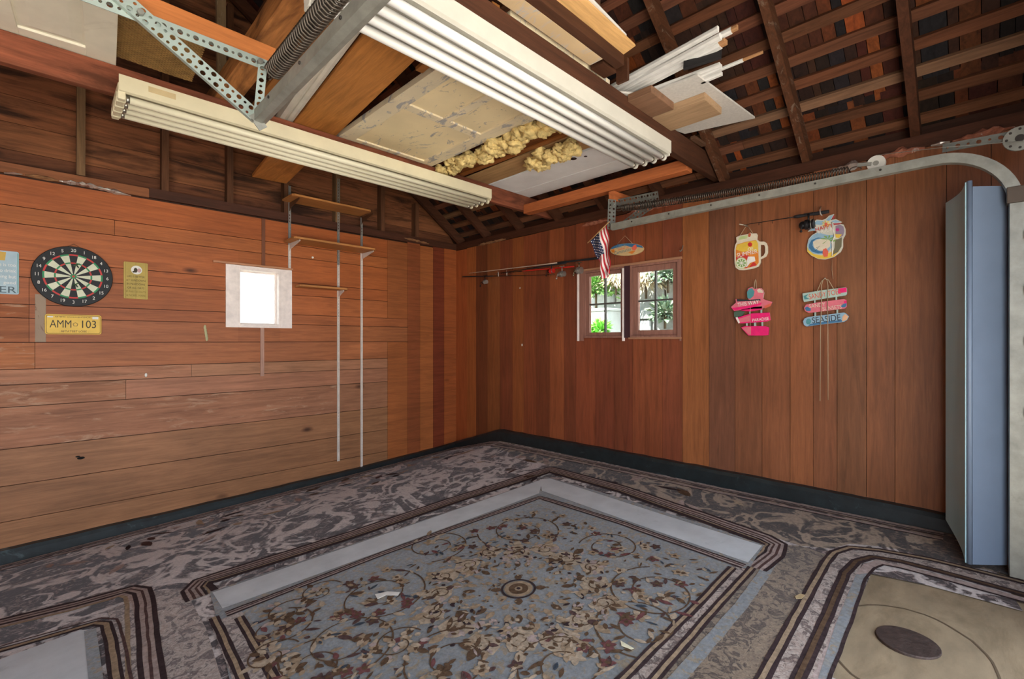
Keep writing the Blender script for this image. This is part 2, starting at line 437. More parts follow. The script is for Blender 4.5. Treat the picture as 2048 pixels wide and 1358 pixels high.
# ============================================================ ROOF TIMBERS
RY = [(-.3, 'past the doorway end'), (.287, 'whose foot stands above the tall blue door'), (.883, 'whose foot stands above the round beach sign'),
      (1.47, 'beside the end of the middle tie beam'), (2.04, 'whose foot stands above the right-hand casement window'), (2.62, 'whose foot stands above the hanging flag'),
      (3.2, 'beside the far tie beam'), (3.78, 'whose foot stands above the fishing rods'), (4.36, 'next to the dark corner of the walls'), (4.88, 'running along the gable wall')]
rw = {True: wood('rafter_worn', '#57341f', 'X', .45, .8, worn='#7c6a5a'), False: wood('rafter_dark', '#4e2d1c', 'X', .45, .8)}
for k, (y, where) in enumerate(RY):
    bm = BM(); n = V((-SL, 0, -1)).normalized()*-1; n = V((SL, 0, 1)).normalized()
    p0 = V((B+.04, y, CZ+1.29-.04*SL)); p1 = V((RX, y, roofz(RX)))
    bar(bm, p0+n*.05, p1+n*.05, .048, .1, up=(SL, 0, 1), jit=.002, seg=10)
    one('rafter', bm, rw[k in (2, 3)], ('whitewash-streaked' if k in (2, 3) else 'dark brown')+' sloping rafter '+where, 'rafter', 'roof rafters')
order = ['lowest', 'second', 'third', 'fourth', 'fifth', 'sixth', 'seventh', 'eighth', 'ninth', 'tenth', 'eleventh', 'twelfth', 'thirteenth', 'fourteenth', 'fifteenth', 'sixteenth', 'seventeenth', 'eighteenth', 'nineteenth', 'twentieth', 'twenty-first']
for k in range(19):
    bm = BM(); x = B-.03-.136*k; n = V((SL, 0, 1)).normalized()
    c = V((x, 0, roofz(x)))+n*.114
    y0 = YF-.05
    while y0 < A+.1:
        y1 = min(y0+random.uniform(1.6, 2.6), A+.12)
        if A+.12-y1 < .3: y1 = A+.12
        bar(bm, (c.x, y0, c.z), (c.x, y1-.003, c.z), .066, .026, up=(SL, 0, 1), jit=.0015, seg=6, tint=jitter((.135, .050, .024) if k != 2 else (.24, .12, .06), .22)); y0 = y1
    one('roof_batten', bm, wood('batten', None, 'Y', .5, .8, tint=True, worn='#6b5847' if False else None), 'brown roof batten under the shakes, '+order[k]+' one up from the right wall plate', 'batten', 'roof battens')
# studs of the gable
SX = [(-.9, 'beyond the picture edge'), (-.36, 'at the picture edge above the blue tin sign'), (.2, 'above the dartboard'), (.73, 'above the yellow tin sign'), (1.22, 'above the little window'), (1.72, 'at the left end of the top shelf'),
      (2.25, 'behind the middle of the top shelf'), (2.79, 'at the right end of the top shelf'), (3.26, 'nearest the corner')]
for k, (x, where) in enumerate(SX):
    bm = BM(); top = roofz(x)-.02
    bar(bm, (x, A+.035, CZ+1.285), (x+.004, A+.035, top), .05, .088, up=(0, 1, 0), jit=.0015, seg=4)
    one('gable_stud', bm, wood('stud_grey' if k in (2, 6) else 'stud_brown', '#7d5f42' if k in (2, 6) else '#63402a', 'Z', .4, .8), ('weathered grey' if k in (2, 6) else 'brown')+' upright stud of the gable, '+where, 'stud', 'gable studs')
    if k in (4, 5):
        pass
# tie beams
bm = BM(); box(bm, XS+.02, .3, 3.297, 3.345, CZ+1.335, CZ+1.49)
b1 = BM(); bar(b1, (XS+.02, 3.321, CZ+1.41), (B+.06, 3.321, CZ+1.41), .05, .155, jit=.001, seg=14); bm.free()
one('tie_beam', b1, wood('beam_red', '#8c5038', 'X', .4, .75, dark='#4f2d1d'), 'reddish brown tie beam above the cream strip light, near the left wall', 'tie beam', 'tie beams', bevel=.004)
b2 = BM(); bar(b2, (XS+.02, 1.535, CZ+1.402), (B+.06, 1.535, CZ+1.402), .05, .165, jit=.001, seg=14)
one('tie_beam', b2, wood('beam_dark', '#4c2d1d', 'X', .4, .75), 'dark brown tie beam above the white strip light, crossing the middle of the roof', 'tie beam', 'tie beams', bevel=.004)
b3 = BM(); bar(b3, (3.37, 1.49, CZ+1.497), (3.56, 1.49, CZ+1.497), .035, .022)
one('batten_strip', b3, wood('lath', '#5a4030', 'X', .4), 'thin brown strip lying along the top of the dark middle tie beam', 'wood strip')
# hangers
h = BM(); bar(h, (2.30, 1.60, CZ+1.33), (2.30, 1.60, roofz(2.3)+.1), .05, .03, up=(0, 1, 0), jit=.001, seg=5)
one('hanger_board', h, wood('hanger', '#6b4a38', 'Z', .3, worn='#cfc6bb'), 'upright hanger board with peeling white paint beside the middle tie beam', 'hanger board', 'hanger boards')
h = BM(); bar(h, (.79, 3.37, CZ+1.34), (.77, 3.37, roofz(.78)+.1), .05, .03, up=(0, 1, 0), jit=.001, seg=5)
one('hanger_board', h, wood('hanger2', '#8c7354', 'Z', .3, worn='#cdbfa6'), 'upright pale hanger board nailed to the reddish tie beam', 'hanger board', 'hanger boards')
# cross board carrying the door track on the right
bm = BM(); bar(bm, (3.50, 3.29, CZ+1.345), (3.50, 1.57, CZ+1.345), .09, .09, up=(0, 0, 1), jit=.001, seg=6)
one('cross_board', bm, wood('orange_board', '#b3663a', 'Y', .3), 'orange brown board spanning under the roof between the two tie beams', 'board', bevel=.003)
bm = BM(); bar(bm, (3.44, 2.235, CZ+1.245), (B-.01, 2.235, CZ+1.26), .05, .08, up=(0, 0, 1))
one('track_block', bm, wood('orange_board', '#b3663a', 'X', .3), 'red-stained wood block above the flag, holding the perforated bracket', 'wood block')
bm = BM(); bar(bm, (XS+.02, 2.27, CZ+1.285), (.74, 2.27, CZ+1.275), .045, .095, up=(0, 0, 1), jit=.001, seg=8)
one('hanging_board', bm, wood('bright_orange', '#b06a38', 'X', .25), 'bright orange board carrying the perforated steel bracket, top left', 'board', bevel=.003)
# ============================================================ WINDOWS
pine = plain('pale_paint', '#f7ebe2', .6, var=.15, scale=14, stretch=(1, 1, 1))
brownpaint = wood('sash_brown', '#94695a', 'Z', .25, .5)
def window(name, wall, hole, casing, sash, mull, sashw, frame_mat, sash_mat):
    """recessed casement: lining, sash with glazing bars, panes; wall 'L' or 'R'"""
    def bx(bm, a0, a1, d0, d1, z0, z1, mi=0):          # a along wall, d outward from the room face
        if wall == 'L': box(bm, a0, a1, A+d0, A+d1, z0, z1, mi)
        else: box(bm, B+d0, B+d1, a0, a1, z0, z1, mi)
    a0, a1, z0, z1 = hole
    c = V(((a0+a1)/2, A, z0)) if wall == 'L' else V((B, (a0+a1)/2, z0))
    root = bpy.data.objects.new(name, None); COL.objects.link(root); root.location = c; root['_w'] = list(c); root['kind'] = 'structure'
    f = BM(); t = .016 if wall == 'L' else .02; dp = .10
    bx(f, a0, a0+t, -.012, dp, z0, z1); bx(f, a1-t, a1, -.012, dp, z0, z1); bx(f, a0+t, a1-t, -.012, dp, z1-t, z1); bx(f, a0+t, a1-t, -.02, dp, z0, z0+t)
    for (b0, b1, c0, c1) in casing: bx(f, b0, b1, -.014, 0, c0, c1)
    obj('window_frame', f, frame_mat, root, bevel=.002)
    s0, s1, y0, y1 = a0+t, a1-t, z0+t, z1-t; s = BM(); w = sashw
    d0, d1 = (.06, .092) if wall == 'L' else (.012, .05)
    bx(s, s0, s0+w, d0, d1, y0, y1); bx(s, s1-w, s1, d0, d1, y0, y1); bx(s, s0+w, s1-w, d0, d1, y1-w, y1); bx(s, s0+w, s1-w, d0, d1, y0, y0+w)
    so_ = obj('sash', s, sash_mat, root, bevel=.002)
    if mull:
        m = BM(); bx(m, (s0+s1)/2-.007, (s0+s1)/2+.007, d0+.006, d1-.004, y0+w, y1-w); bx(m, s0+w, s1-w, d0+.008, d1-.006, (y0+y1)/2-.007, (y0+y1)/2+.007)
        obj('glazing_bars', m, plain('bar_dark', '#4d4a45', .5), so_)
    p = BM(); bx(p, s0+w, s1-w, (d0+d1)/2+.004, (d0+d1)/2+.007, y0+w, y1-w)
    obj('pane', p, glass_mat(), so_)
    return root
a0, a1, z0, z1 = W1
co0, co1 = onL(451, 600).x, onL(583, 600).x
ct, cb = CZ+.718, CZ+.128
window('window_1', 'L', W1, [(co0, a0, cb, ct-.005), (a1, co1, cb, ct-.005), (a0, a1, z1, ct-.005), (a0, a1, cb, z0)], None, False, .014, pine, pine)
h = BM(); box(h, onL(425, 530).x, co1+.005, A-.03, A, CZ+.715, CZ+.732)
struct('trim_4', h, wood('drip_board', '#c08a66', 'X', .2))
y0, y1, z0, z1 = W2
window('window_2', 'R', W2, [(y1, y1+.05, z0-.03, z1)], None, True, .035, wood('sash_brown', '#94695a', 'Z', .25, .5), brownpaint)
y0, y1, z0, z1 = W3
window('window_3', 'R', W3, [(y0-.012, y0, z0-.03, z1)], None, True, .05, wood('sash_brown', '#94695a', 'Z', .25, .5), brownpaint)
t = BM(); box(t, B-.018, B, W3[1]-.0, W2[0]+.0, W2[2], W2[3])
struct('trim_5', t, plain('post_purple', '#3b2228', .5))
t = BM(); box(t, B-.02, B-.001, W3[0]-.02, W2[1]+.04, W2[3], W2[3]+.02)
struct('trim_6', t, wood('light_edge', '#a87a5c', 'Y', .25))
t = BM(); box(t, B-.02, B, W2[1]+.05, W2[1]+.072, W2[2]-.03, W2[3]-.01); box(t, B-.032, B-.001, W2[0], W2[0]+.012, W2[2]-.03, W2[3]-.02)
struct('trim_7', t, pine)
t = BM(); box(t, B-.022, B, W3[0]-.015, W3[1]+.01, W3[2]-.012, W3[2]+.004)
struct('trim_8', t, wood('light_edge', '#a87a5c', 'Y', .25))

# ---- what stands outside the right-hand windows: stone retaining wall, weeds, a bin
stone = BM(); zz = CZ-1.0
while zz < CZ+2.4:
    hgt = random.uniform(.2, .3); yy = .5
    while yy < 8.5:
        wd = random.uniform(.3, .62); x0 = 6.1+random.uniform(-.03, .03)
        box(stone, x0, 6.7, yy+.012, yy+wd-.012, zz+.012, zz+hgt-.012, tint=jitter(random.choice([(.50, .52, .50), (.42, .44, .43), (.58, .59, .56)]), .1)); yy += wd
    zz += hgt
box(stone, 6.16, 6.7, .5, 8.5, CZ-1.85, CZ+2.4, tint=(.3, .3, .28, 1))
one('retaining_wall', stone, plain('stone', None, .9, tint=True, var=.35, scale=7, bmp=.4), 'pale stone block wall standing outside the casement windows', 'wall', bevel=.012)
leaf = plain('leaf', None, .6, tint=True, var=.3, scale=20)
def weed(c, r, n, cols, label, droop=False):
    bm = BM(); c = V(c)
    for _ in range(n):
        a = random.uniform(0, 6.28); e = random.uniform(-.5, 1.3)
        d = V((math.cos(a)*math.cos(e), math.sin(a)*math.cos(e), math.sin(e))); p = c+d*r*random.uniform(.05, .9)
        L = random.uniform(.06, .14); w = L*random.uniform(.12, .3)
        if droop: d = V((d.x-.4, d.y, -abs(d.z)-.4)).normalized(); L *= 1.6; w *= .5
        s = d.cross(V((random.uniform(-1, 1), random.uniform(-1, 1), 1))).normalized(); u = s.cross(d)*.02
        poly(bm, [p, p+d*L*.45+s*w+u, p+d*L, p+d*L*.45-s*w+u], tint=jitter(random.choice(cols), .2))
    tube(bm, [c-V((0, 0, r)), c], .02, 6, tint=(.1, .07, .04, 1))
    one('wall_shrub', bm, leaf, label, 'shrub', 'weeds on the stone wall', normals=False)
GR = [(.10, .26, .05), (.16, .36, .07), (.22, .40, .12)]; DR = [(.55, .45, .30), (.62, .53, .38), (.45, .36, .22)]; BG = [(.18, .26, .17), (.12, .2, .12), (.3, .36, .26)]
weed((5.9, *(onX(1192, 578, 5.9).yz)), .34, 900, GR, 'bright green shrub outside the left casement, against the stone wall')
weed((5.9, *(onX(1232, 560, 5.9).yz)), .22, 300, DR, 'dry straw-coloured grass hanging at the top right of the left casement', True)
weed((5.9, *(onX(1292, 560, 5.9).yz)), .26, 420, DR, 'dry straw-coloured grass hanging at the top left of the right casement', True)
weed((5.9, *(onX(1336, 550, 5.9).yz)), .24, 500, BG, 'dull green weeds at the top right of the right casement')
weed((5.9, *(onX(1330, 628, 5.9).yz)), .20, 420, BG, 'dull green weeds low in the right casement')
weed((5.3, *(onX(1200, 662, 5.3).yz)), .10, 260, [(.2, .55, .08), (.26, .62, .12)], 'vivid green tuft at the lower left of the left casement')
p = onX(1193, 625, 5.6)
b = BM(); box(b, p.x, p.x+.4, p.y-.18, p.y+.25, CZ-1.85, p.z+.02); box(b, p.x-.02, p.x+.42, p.y-.2, p.y+.27, p.z+.02, p.z+.06)
one('outdoor_bin', b, plain('bin_white', '#c9ccc8', .6), 'pale box-shaped bin outside the left casement', 'bin', bevel=.01)

# ============================================================ FLOOR COVERINGS
def pf(pts): return [onF(u, v) for u, v in pts]
def drape(bm, pts, lift, mi, step=.12):
    """flat polygon on the floor, cut finely and laid on its unevenness"""
    t = bmesh.new(); f = t.faces.new([t.verts.new((p.x, p.y, 0)) for p in pts])
    xs = [p.x for p in pts]; ys = [p.y for p in pts]
    for ax, lo, hi in ((0, min(xs), max(xs)), (1, min(ys), max(ys))):
        k = lo+step
        while k < hi:
            co_ = V((k, 0, 0)) if ax == 0 else V((0, k, 0)); no = V((1, 0, 0)) if ax == 0 else V((0, 1, 0))
            bmesh.ops.bisect_plane(t, geom=t.verts[:]+t.edges[:]+t.faces[:], plane_co=co_, plane_no=no); k += step
    bmesh.ops.triangulate(t, faces=t.faces[:])
    mp = {v: bm.verts.new((v.co.x, v.co.y, CZ+F(v.co.x, v.co.y)+lift)) for v in t.verts}
    fs = []
    for f in t.faces:
        q = [mp[v] for v in f.verts]
        if f.normal.z < 0: q.reverse()
        fs.append(bm.faces.new(q))
    setf(bm, fs, mi, smooth=True); t.free()
def subdiv(pts, step):
    out = []
    for a, b in zip(pts, pts[1:]):
        n = max(1, int((b-a).length/step))
        out += [a.lerp(b, i/n) for i in range(n)]
    return out+[pts[-1]]
def ribbon(bm, pts, w, lift, mi, step=.07, off=0.0, wob=0.0, w2=None):
    """woven line of width w laid along a path on the floor, moved sideways by off"""
    P = subdiv([V((p[0], p[1], 0)) for p in pts], step); L, R = [], []; n = len(P)
    for i, p in enumerate(P):
        d = (P[min(i+1, n-1)]-P[max(i-1, 0)]).normalized(); s = V((-d.y, d.x, 0))
        ww = w if w2 is None else w+(w2-w)*i/(n-1)
        o = off+random.uniform(-wob, wob); a, b = p+s*(o+ww/2), p+s*(o-ww/2)
        L.append(bm.verts.new((a.x, a.y, CZ+F(a.x, a.y)+lift))); R.append(bm.verts.new((b.x, b.y, CZ+F(b.x, b.y)+lift)))
    setf(bm, [bm.faces.new((R[i], R[i+1], L[i+1], L[i])) for i in range(n-1)], mi, smooth=True)
def petal(bm, c, ang, L, w, lift, mi):
    d = V((math.cos(ang), math.sin(ang), 0)); s = V((-d.y, d.x, 0)); pts = []
    for t, k in ((0, 0), (.2, .7), (.5, 1), (.8, .6), (1, 0), (.8, -.6), (.5, -1), (.2, -.7)): 
        p = V((c[0], c[1], 0))+d*L*t+s*w*k/2; pts.append(bm.verts.new((p.x, p.y, CZ+F(p.x, p.y)+lift)))
    setf(bm, [bm.faces.new(pts)], mi)
def blob(bm, c, r, lift, mi, n=9, j=.35):
    pts = []
    for i in range(n):
        a = 2*math.pi*i/n; rr = r*(1+random.uniform(-j, j)); x, y = c[0]+rr*math.cos(a), c[1]+rr*math.sin(a)
        pts.append(bm.verts.new((x, y, CZ+F(x, y)+lift)))
    setf(bm, [bm.faces.new(pts)], mi)
def spiral(bm, c, r, a0, turns, sgn, lift, mi, w=.010):
    pts = []; n = int(34*turns)
    for i in range(n+1):
        t = i/n; a = a0+sgn*turns*2*math.pi*t; rr = r*(1-.72*t); pts.append(V((c[0]+rr*math.cos(a), c[1]+rr*math.sin(a), 0)))
    ribbon(bm, pts, w, lift, mi, step=.05, w2=w*.7)
    return pts

def carpet_mat(name, base, mid, dark, scale, dist=2.5, lo=.46, hi=.58, stretch=(1, 1, 1), fleck=None, rough=.95, soil=None):
    if name in MATS: return MATS[name]
    m, n, b = nt(name); v = coords(n, stretch, rnd=False)
    f = tex(n, v, scale, 5, .62, dist); f2 = tex(n, v, scale*3.1, 5, .7, dist*.6); f3 = tex(n, v, 60, 3, .7)
    c = ramp(n, f, [(lo-.06, lin(base)), (lo, lin(mid)), ((lo+hi)/2, lin(base)), (hi, lin(dark)), (hi+.09, lin(mid))])
    c = mix(n, c, lin(dark), ramp(n, f2, [(.56, g(0)), (.62, g(.75))]))
    if fleck: c = mix(n, c, lin(fleck), ramp(n, tex(n, v, scale*2.4, 4, .65, .8), [(.55, g(0)), (.60, g(.8))]))
    c = mix(n, c, ramp(n, f3, [(.3, g(.72)), (.7, g(1.2))]), 1.0, 'MULTIPLY')
    if soil: c = mix(n, c, lin(soil), ramp(n, tex(n, v, 1.1, 4, .6, .5), [(.42, g(0)), (.7, g(.6))]))
    wv = tex(n, v, 1.3, 3, .5)
    c = mix(n, c, ramp(n, wv, [(.3, g(.86)), (.7, g(1.1))]), 1.0, 'MULTIPLY')
    n.links.new(c, b.inputs['Base Color']); b.inputs['Roughness'].default_value = rough; b.inputs['Specular IOR Level'].default_value = .1
    b.inputs['Sheen Weight'].default_value = .25
    bump(n, b, f3, .5, .004)
    MATS[name] = m; return m
def yarn(name, col, var=.35, scale=45): return plain(name, col, .95, var=var, scale=scale, spec=.08, bmp=.4)
def floral_mat(name, light, mid, dark, sc=2.6):
    m, n, b = nt(name); v = coords(n, (1, 1, 1), rnd=False)
    sw = tex(n, v, sc, 3, .5, 1.5); sw2 = tex(n, v, sc*2.0, 4, .58, 1.4); sp_ = tex(n, v, 15, 5, .72, 1.6); f3 = tex(n, v, 70, 3, .7)
    sk = mix(n, lin(mid), lin(dark), ramp(n, sp_, [(.38, g(0)), (.50, g(1))]))
    c = mix(n, sk, lin(light), ramp(n, sw, [(.47, g(0)), (.505, g(.95)), (.56, g(.95)), (.60, g(.0))]))
    c = mix(n, c, lin(light), ramp(n, sw2, [(.57, g(0)), (.61, g(.85))]))
    c = mix(n, c, lin(dark), ramp(n, sw2, [(.34, g(.85)), (.41, g(0))]))
    c = mix(n, c, ramp(n, f3, [(.3, g(.7)), (.7, g(1.22))]), 1.0, 'MULTIPLY')
    n.links.new(c, b.inputs['Base Color']); b.inputs['Roughness'].default_value = .95; b.inputs['Specular IOR Level'].default_value = .1; b.inputs['Sheen Weight'].default_value = .2
    bump(n, b, f3, .5, .004); return m
FLORAL = floral_mat('carpet_floral', '#c0b3ac', '#8a756e', '#32221f')
FLORAL_B = floral_mat('carpet_floral_warm_lit', '#96816b', '#64503f', '#2a1c14')  # same floral carpet; dim, warm light by the wood wall put into its colour
BEIGE_B = carpet_mat('carpet_beige_warm_lit', '#84705a', '#6d5947', '#3a2b22', 13, 1.5, .42, .57)  # beige band again, with that browner light of the right side in its colour
BEIGE = carpet_mat('carpet_beige', '#a8978a', '#8d786c', '#4b3832', 13, 1.5, .42, .57)
FIELD = carpet_mat('carpet_field', '#757779', '#7b7b79', '#77736c', 9, 1.2, .45, .60, fleck='#857257')
DARK = yarn('yarn_dark', '#3d3030'); MAR = yarn('yarn_maroon', '#55403c'); TAN = yarn('yarn_tan', '#98826a'); PINK = yarn('yarn_pink', '#a49189')
BRN = yarn('yarn_brown', '#5d4837'); NAVY = yarn('yarn_navy', '#41474f'); RED = yarn('yarn_red', '#6b4442'); CREAM = yarn('yarn_cream', '#a8957f')
PALE = plain('carpet_pale', '#c2c4c4', .9, var=.14, scale=5, spec=.1, dirt='#8d8f8c', dirt_at=(.58, .75))
MO = [FLORAL, BEIGE, FIELD, DARK, MAR, TAN, PINK, BRN, NAVY, RED, CREAM, PALE, FLORAL_B, BEIGE_B]
iFL, iBE, iFI, iDK, iMA, iTA, iPK, iBR, iNA, iRE, iCR, iPA, iFW, iBW = range(14)

# the big floral carpet, wall to wall up to the bare concrete by the doorway
cp = BM()
conc = pf([(1665, 1358), (1700, 1250), (1742, 1150), (1850, 1172), (2046, 1225)])
outer = [V((XS+.03, A-.068, 0)), V((B-.09, A-.085, 0)), V((B-.068, .02, 0)), conc[4], conc[3], conc[2], conc[1], conc[0], V((conc[0].x-.1, YF+.02, 0)), V((XS+.03, YF+.02, 0))]
drape(cp, outer, .006, iFL)
l = .0085
edgeL = [V((XS+.05, A-.075, 0)), V((B-.11, A-.10, 0)), V((B-.075, .15, 0))]
for o, w_, mi in ((-.03, .05, iPK), (-.045, .012, iDK), (-.075, .014, iMA), (-.115, .03, iPK), (-.135, .012, iDK)):
    ribbon(cp, edgeL, w_, l+(.001 if mi != iPK else 0), mi, off=o, wob=.003)
drape(cp, [V((B-.12, A-.12, 0))]+pf([(1103, 934), (1250, 976), (1400, 1028), (1540, 1074), (1600, 1094), (1660, 1100), (1700, 1090), (1770, 1096), (2046, 1160)])+[V((B-.07, .05, 0))], .0074, iFW)  # right-wall stretch of the carpet, its warm dim light painted in
# scrolling leaves of the floral border
random.seed(21)
for k in range(90):
    t = random.random()
    if t < .6: x = random.uniform(-1.6, 3.4); y = random.uniform(A-.95, A-.25)
    else: x = random.uniform(B-.85, B-.25); y = random.uniform(.7, 4.2)
    a = random.uniform(0, 6.28)
    petal(cp, (x, y), a, random.uniform(.08, .22), random.uniform(.03, .08), l+.0004*(k % 4), random.choice([iPK, iDK, iMA, iPK, iBR, iCR]))
# inner striped frame round the central rug
fr_px = [(395, 1200), (383, 1182), (400, 1165), (560, 1115), (700, 1071), (900, 1003), (1100, 939), (1250, 980), (1400, 1032), (1530, 1078), (1556, 1092), (1548, 1112), (1512, 1140)]
fr_w = pf(fr_px)
for o, w_, mi, li in ((0, .10, iPK, 0), (.045, .02, iDK, 1), (.01, .014, iMA, 1), (-.02, .012, iMA, 1), (-.045, .012, iDK, 1), (-.085, .035, iDK, 2), (-.06, .012, iTA, 1)):
    ribbon(cp, fr_w, w_, l+.0012*li+.001, mi, off=o, wob=.002)
# second framed compartments: lower left and around the concrete
lf = pf([(-60, 1262), (0, 1247), (150, 1211), (262, 1180), (286, 1184), (292, 1200), (297, 1260), (312, 1400)])
for o, w_, mi, li in ((-.02, .11, iPK, 0), (.03, .022, iDK, 1), (-.005, .012, iMA, 1), (-.04, .02, iDK, 1), (-.08, .02, iTA, 1)): ribbon(cp, lf, w_, l+.0012*li, mi, off=o, wob=.002)
lf2 = pf([(-60, 1322), (0, 1305), (190, 1250), (212, 1252), (222, 1290), (238, 1400)])
for o, w_, mi, li in ((0, .05, iDK, 0), (0, .022, iTA, 1), (.045, .012, iMA, 1)): ribbon(cp, lf2, w_, l+.0012*li+.001, mi, off=o, wob=.002)
drape(cp, pf([(-20, 1330), (160, 1264), (185, 1262), (204, 1362), (206, 1400), (-20, 1400)]), l+.0005, iPA)
drape(cp, pf([(168, 1266), (192, 1260), (212, 1400), (180, 1400)]), l+.002, iFI)
drape(cp, pf([(300, 1185), (372, 1178), (385, 1210), (412, 1260), (455, 1400), (318, 1400), (305, 1270)]), l-.0012, iBE)
drape(cp, pf([(215, 1225), (262, 1205), (275, 1270), (290, 1400), (246, 1400), (232, 1290)]), l+.0002, iBE)
rf = pf([(1500, 1400), (1527, 1358), (1590, 1240), (1650, 1130), (1668, 1108), (1700, 1098), (1760, 1104), (1860, 1122), (2060, 1172)])
for o, w_, mi, li in ((0, .05, iDK, 1), (0, .018, iTA, 2), (-.08, .12, iBE, 0)): ribbon(cp, rf, w_, l+.0012*li, mi, off=o, wob=.002)
rf2 = pf([(1580, 1400), (1598, 1358), (1648, 1250), (1690, 1150), (1712, 1126), (1745, 1117), (1800, 1126), (2060, 1196)])
for o, w_, mi, li in ((0, .05, iDK, 1), (0, .018, iBR, 2), (-.06, .05, iPK, 0), (-.085, .014, iDK, 1)): ribbon(cp, rf2, w_, l+.0012*li, mi, off=o, wob=.002)
drape(cp, pf([(1556, 1092), (1600, 1094), (1652, 1112), (1600, 1200), (1505, 1390), (1280, 1400), (1370, 1290), (1440, 1210), (1512, 1138)]), l-.0006, iBW)  # right beige band, warm dim light painted in
ribbon(cp, pf([(1545, 1126), (1482, 1215), (1400, 1310), (1330, 1390)]), .055, l+.0008, iFI, wob=.002)
drape(cp, pf([(1636, 1362), (1672, 1250), (1712, 1152), (1738, 1150), (1700, 1250), (1664, 1362)]), l+.0005, iFI)
o = struct if False else one
one('floral_carpet', cp, MO, 'worn mauve and brown floral carpet covering the floor along both wood walls', 'carpet', normals=False)

# the central blue rug
rg = BM(); L0 = .012
rug_out = pf([(420, 1188), (560, 1140), (700, 1093), (900, 1025), (1095, 957), (1250, 1001), (1400, 1050), (1528, 1094), (1500, 1138), (1440, 1210), (1370, 1290), (1290, 1385), (1260, 1420), (470, 1420), (440, 1270)])
drape(rg, rug_out, L0, iFI, .1)
# sleek pale strip along two sides
sp_l = pf([(425, 1190), (1086, 961), (1078, 990), (445, 1222)]); sp_r = pf([(1080, 962), (1100, 960), (1524, 1096), (1496, 1130), (1084, 985)])
drape(rg, sp_l, L0+.002, iPA); drape(rg, sp_r, L0+.0022, iPA)
inl = pf([(452, 1234), (759, 1114), (900, 1062), (1080, 998), (1250, 1052), (1488, 1138)])
for o_, w_, mi, li in ((0, .06, iPK, 0), (.02, .012, iDK, 1), (.0, .01, iMA, 1), (-.025, .014, iDK, 1)): ribbon(rg, inl, w_, L0+.0025+.0012*li, mi, off=o_, wob=.002)
for px_a, px_b in (([(428, 1240), (470, 1330), (500, 1400)], [(478, 1240), (530, 1330), (575, 1410)]), ([(1505, 1140), (1440, 1212), (1350, 1316), (1270, 1410)], [(1466, 1140), (1390, 1220), (1288, 1322), (1210, 1400)])):
    a, b = pf(px_a), pf(px_b)
    mid = [(p+q)/2 for p, q in zip(a, b)]
    ribbon(rg, mid, (a[0]-b[0]).length, L0+.0015, iBE, w2=(a[-1]-b[-1]).length)
    for q in (a, b):
        ribbon(rg, q, .045, L0+.0026, iDK, wob=.002); ribbon(rg, q, .016, L0+.0036, iTA, wob=.002)
# medallion
mc = onF(1037, 1183); mx, my = mc.x, mc.y; q = L0+.0022
random.seed(5)
for k in range(16):
    a = 2*math.pi*k/16; r = .40+(.045 if k % 2 else 0)
    c = (mx+r*math.cos(a), my+r*math.sin(a)); blob(rg, c, .075, q, iCR, 11, .3)
    for j in range(5):
        aa = random.uniform(0, 6.28); petal(rg, (c[0]+.03*math.cos(aa), c[1]+.03*math.sin(aa)), aa, .055, .026, q+.0008+.0002*j, random.choice([iTA, iBR, iPK, iMA]))
    spiral(rg, (c[0], c[1]), .05, a, 1.2, 1 if k % 2 else -1, q+.002, iBR, .006)
    blob(rg, (mx+.335*math.cos(a+.2), my+.335*math.sin(a+.2)), .03, q+.001, random.choice([iTA, iPK, iBR]), 8, .4)
    petal(rg, (mx+.47*math.cos(a), my+.47*math.sin(a)), a, .09, .05, q+.001, random.choice([iTA, iCR, iBR]))
for k in range(8):
    a = 2*math.pi*k/8
    for j in range(3):
        b_ = a+(j-1)*.22; petal(rg, (mx+.22*math.cos(b_), my+.22*math.sin(b_)), b_, .07, .035, q+.0006+.0003*j, [iTA, iBR, iTA][j])
    petal(rg, (mx+.085*math.cos(a), my+.085*math.sin(a)), a, .06, .042, q+.0006, iBR if k % 2 else iTA)
    blob(rg, (mx+.17*math.cos(a+.39), my+.17*math.sin(a+.39)), .018, q+.0005, iTA, 7, .3)
def ringr(r, w, mi, li):
    ribbon(rg, [V((mx+r*math.cos(2*math.pi*i/40), my+r*math.sin(2*math.pi*i/40), 0)) for i in range(41)], w, q+li, mi, step=.05)
ringr(.085, .012, iDK, .0015); ringr(.062, .022, iTA, .0013); blob(rg, (mx, my), .05, q+.0012, iBR, 12, .1); blob(rg, (mx, my), .022, q+.0018, iTA, 8, .1); blob(rg, (mx, my), .012, q+.0024, iDK, 6, .1)
for k in range(420):
    a = random.uniform(0, 6.28); r = random.uniform(.27, .50)
    petal(rg, (mx+r*math.cos(a), my+r*math.sin(a)), random.uniform(0, 6.28), random.uniform(.02, .05), random.uniform(.010, .024), q+.0024+.00008*(k % 9), random.choice([iCR, iTA, iBR, iCR, iPK, iBR, iDK]))
for k in range(90):
    a = random.uniform(0, 6.28); r = random.uniform(.11, .27)
    petal(rg, (mx+r*math.cos(a), my+r*math.sin(a)), random.uniform(0, 6.28), random.uniform(.012, .028), .012, q+.0012, random.choice([iTA, iTA, iBR]))
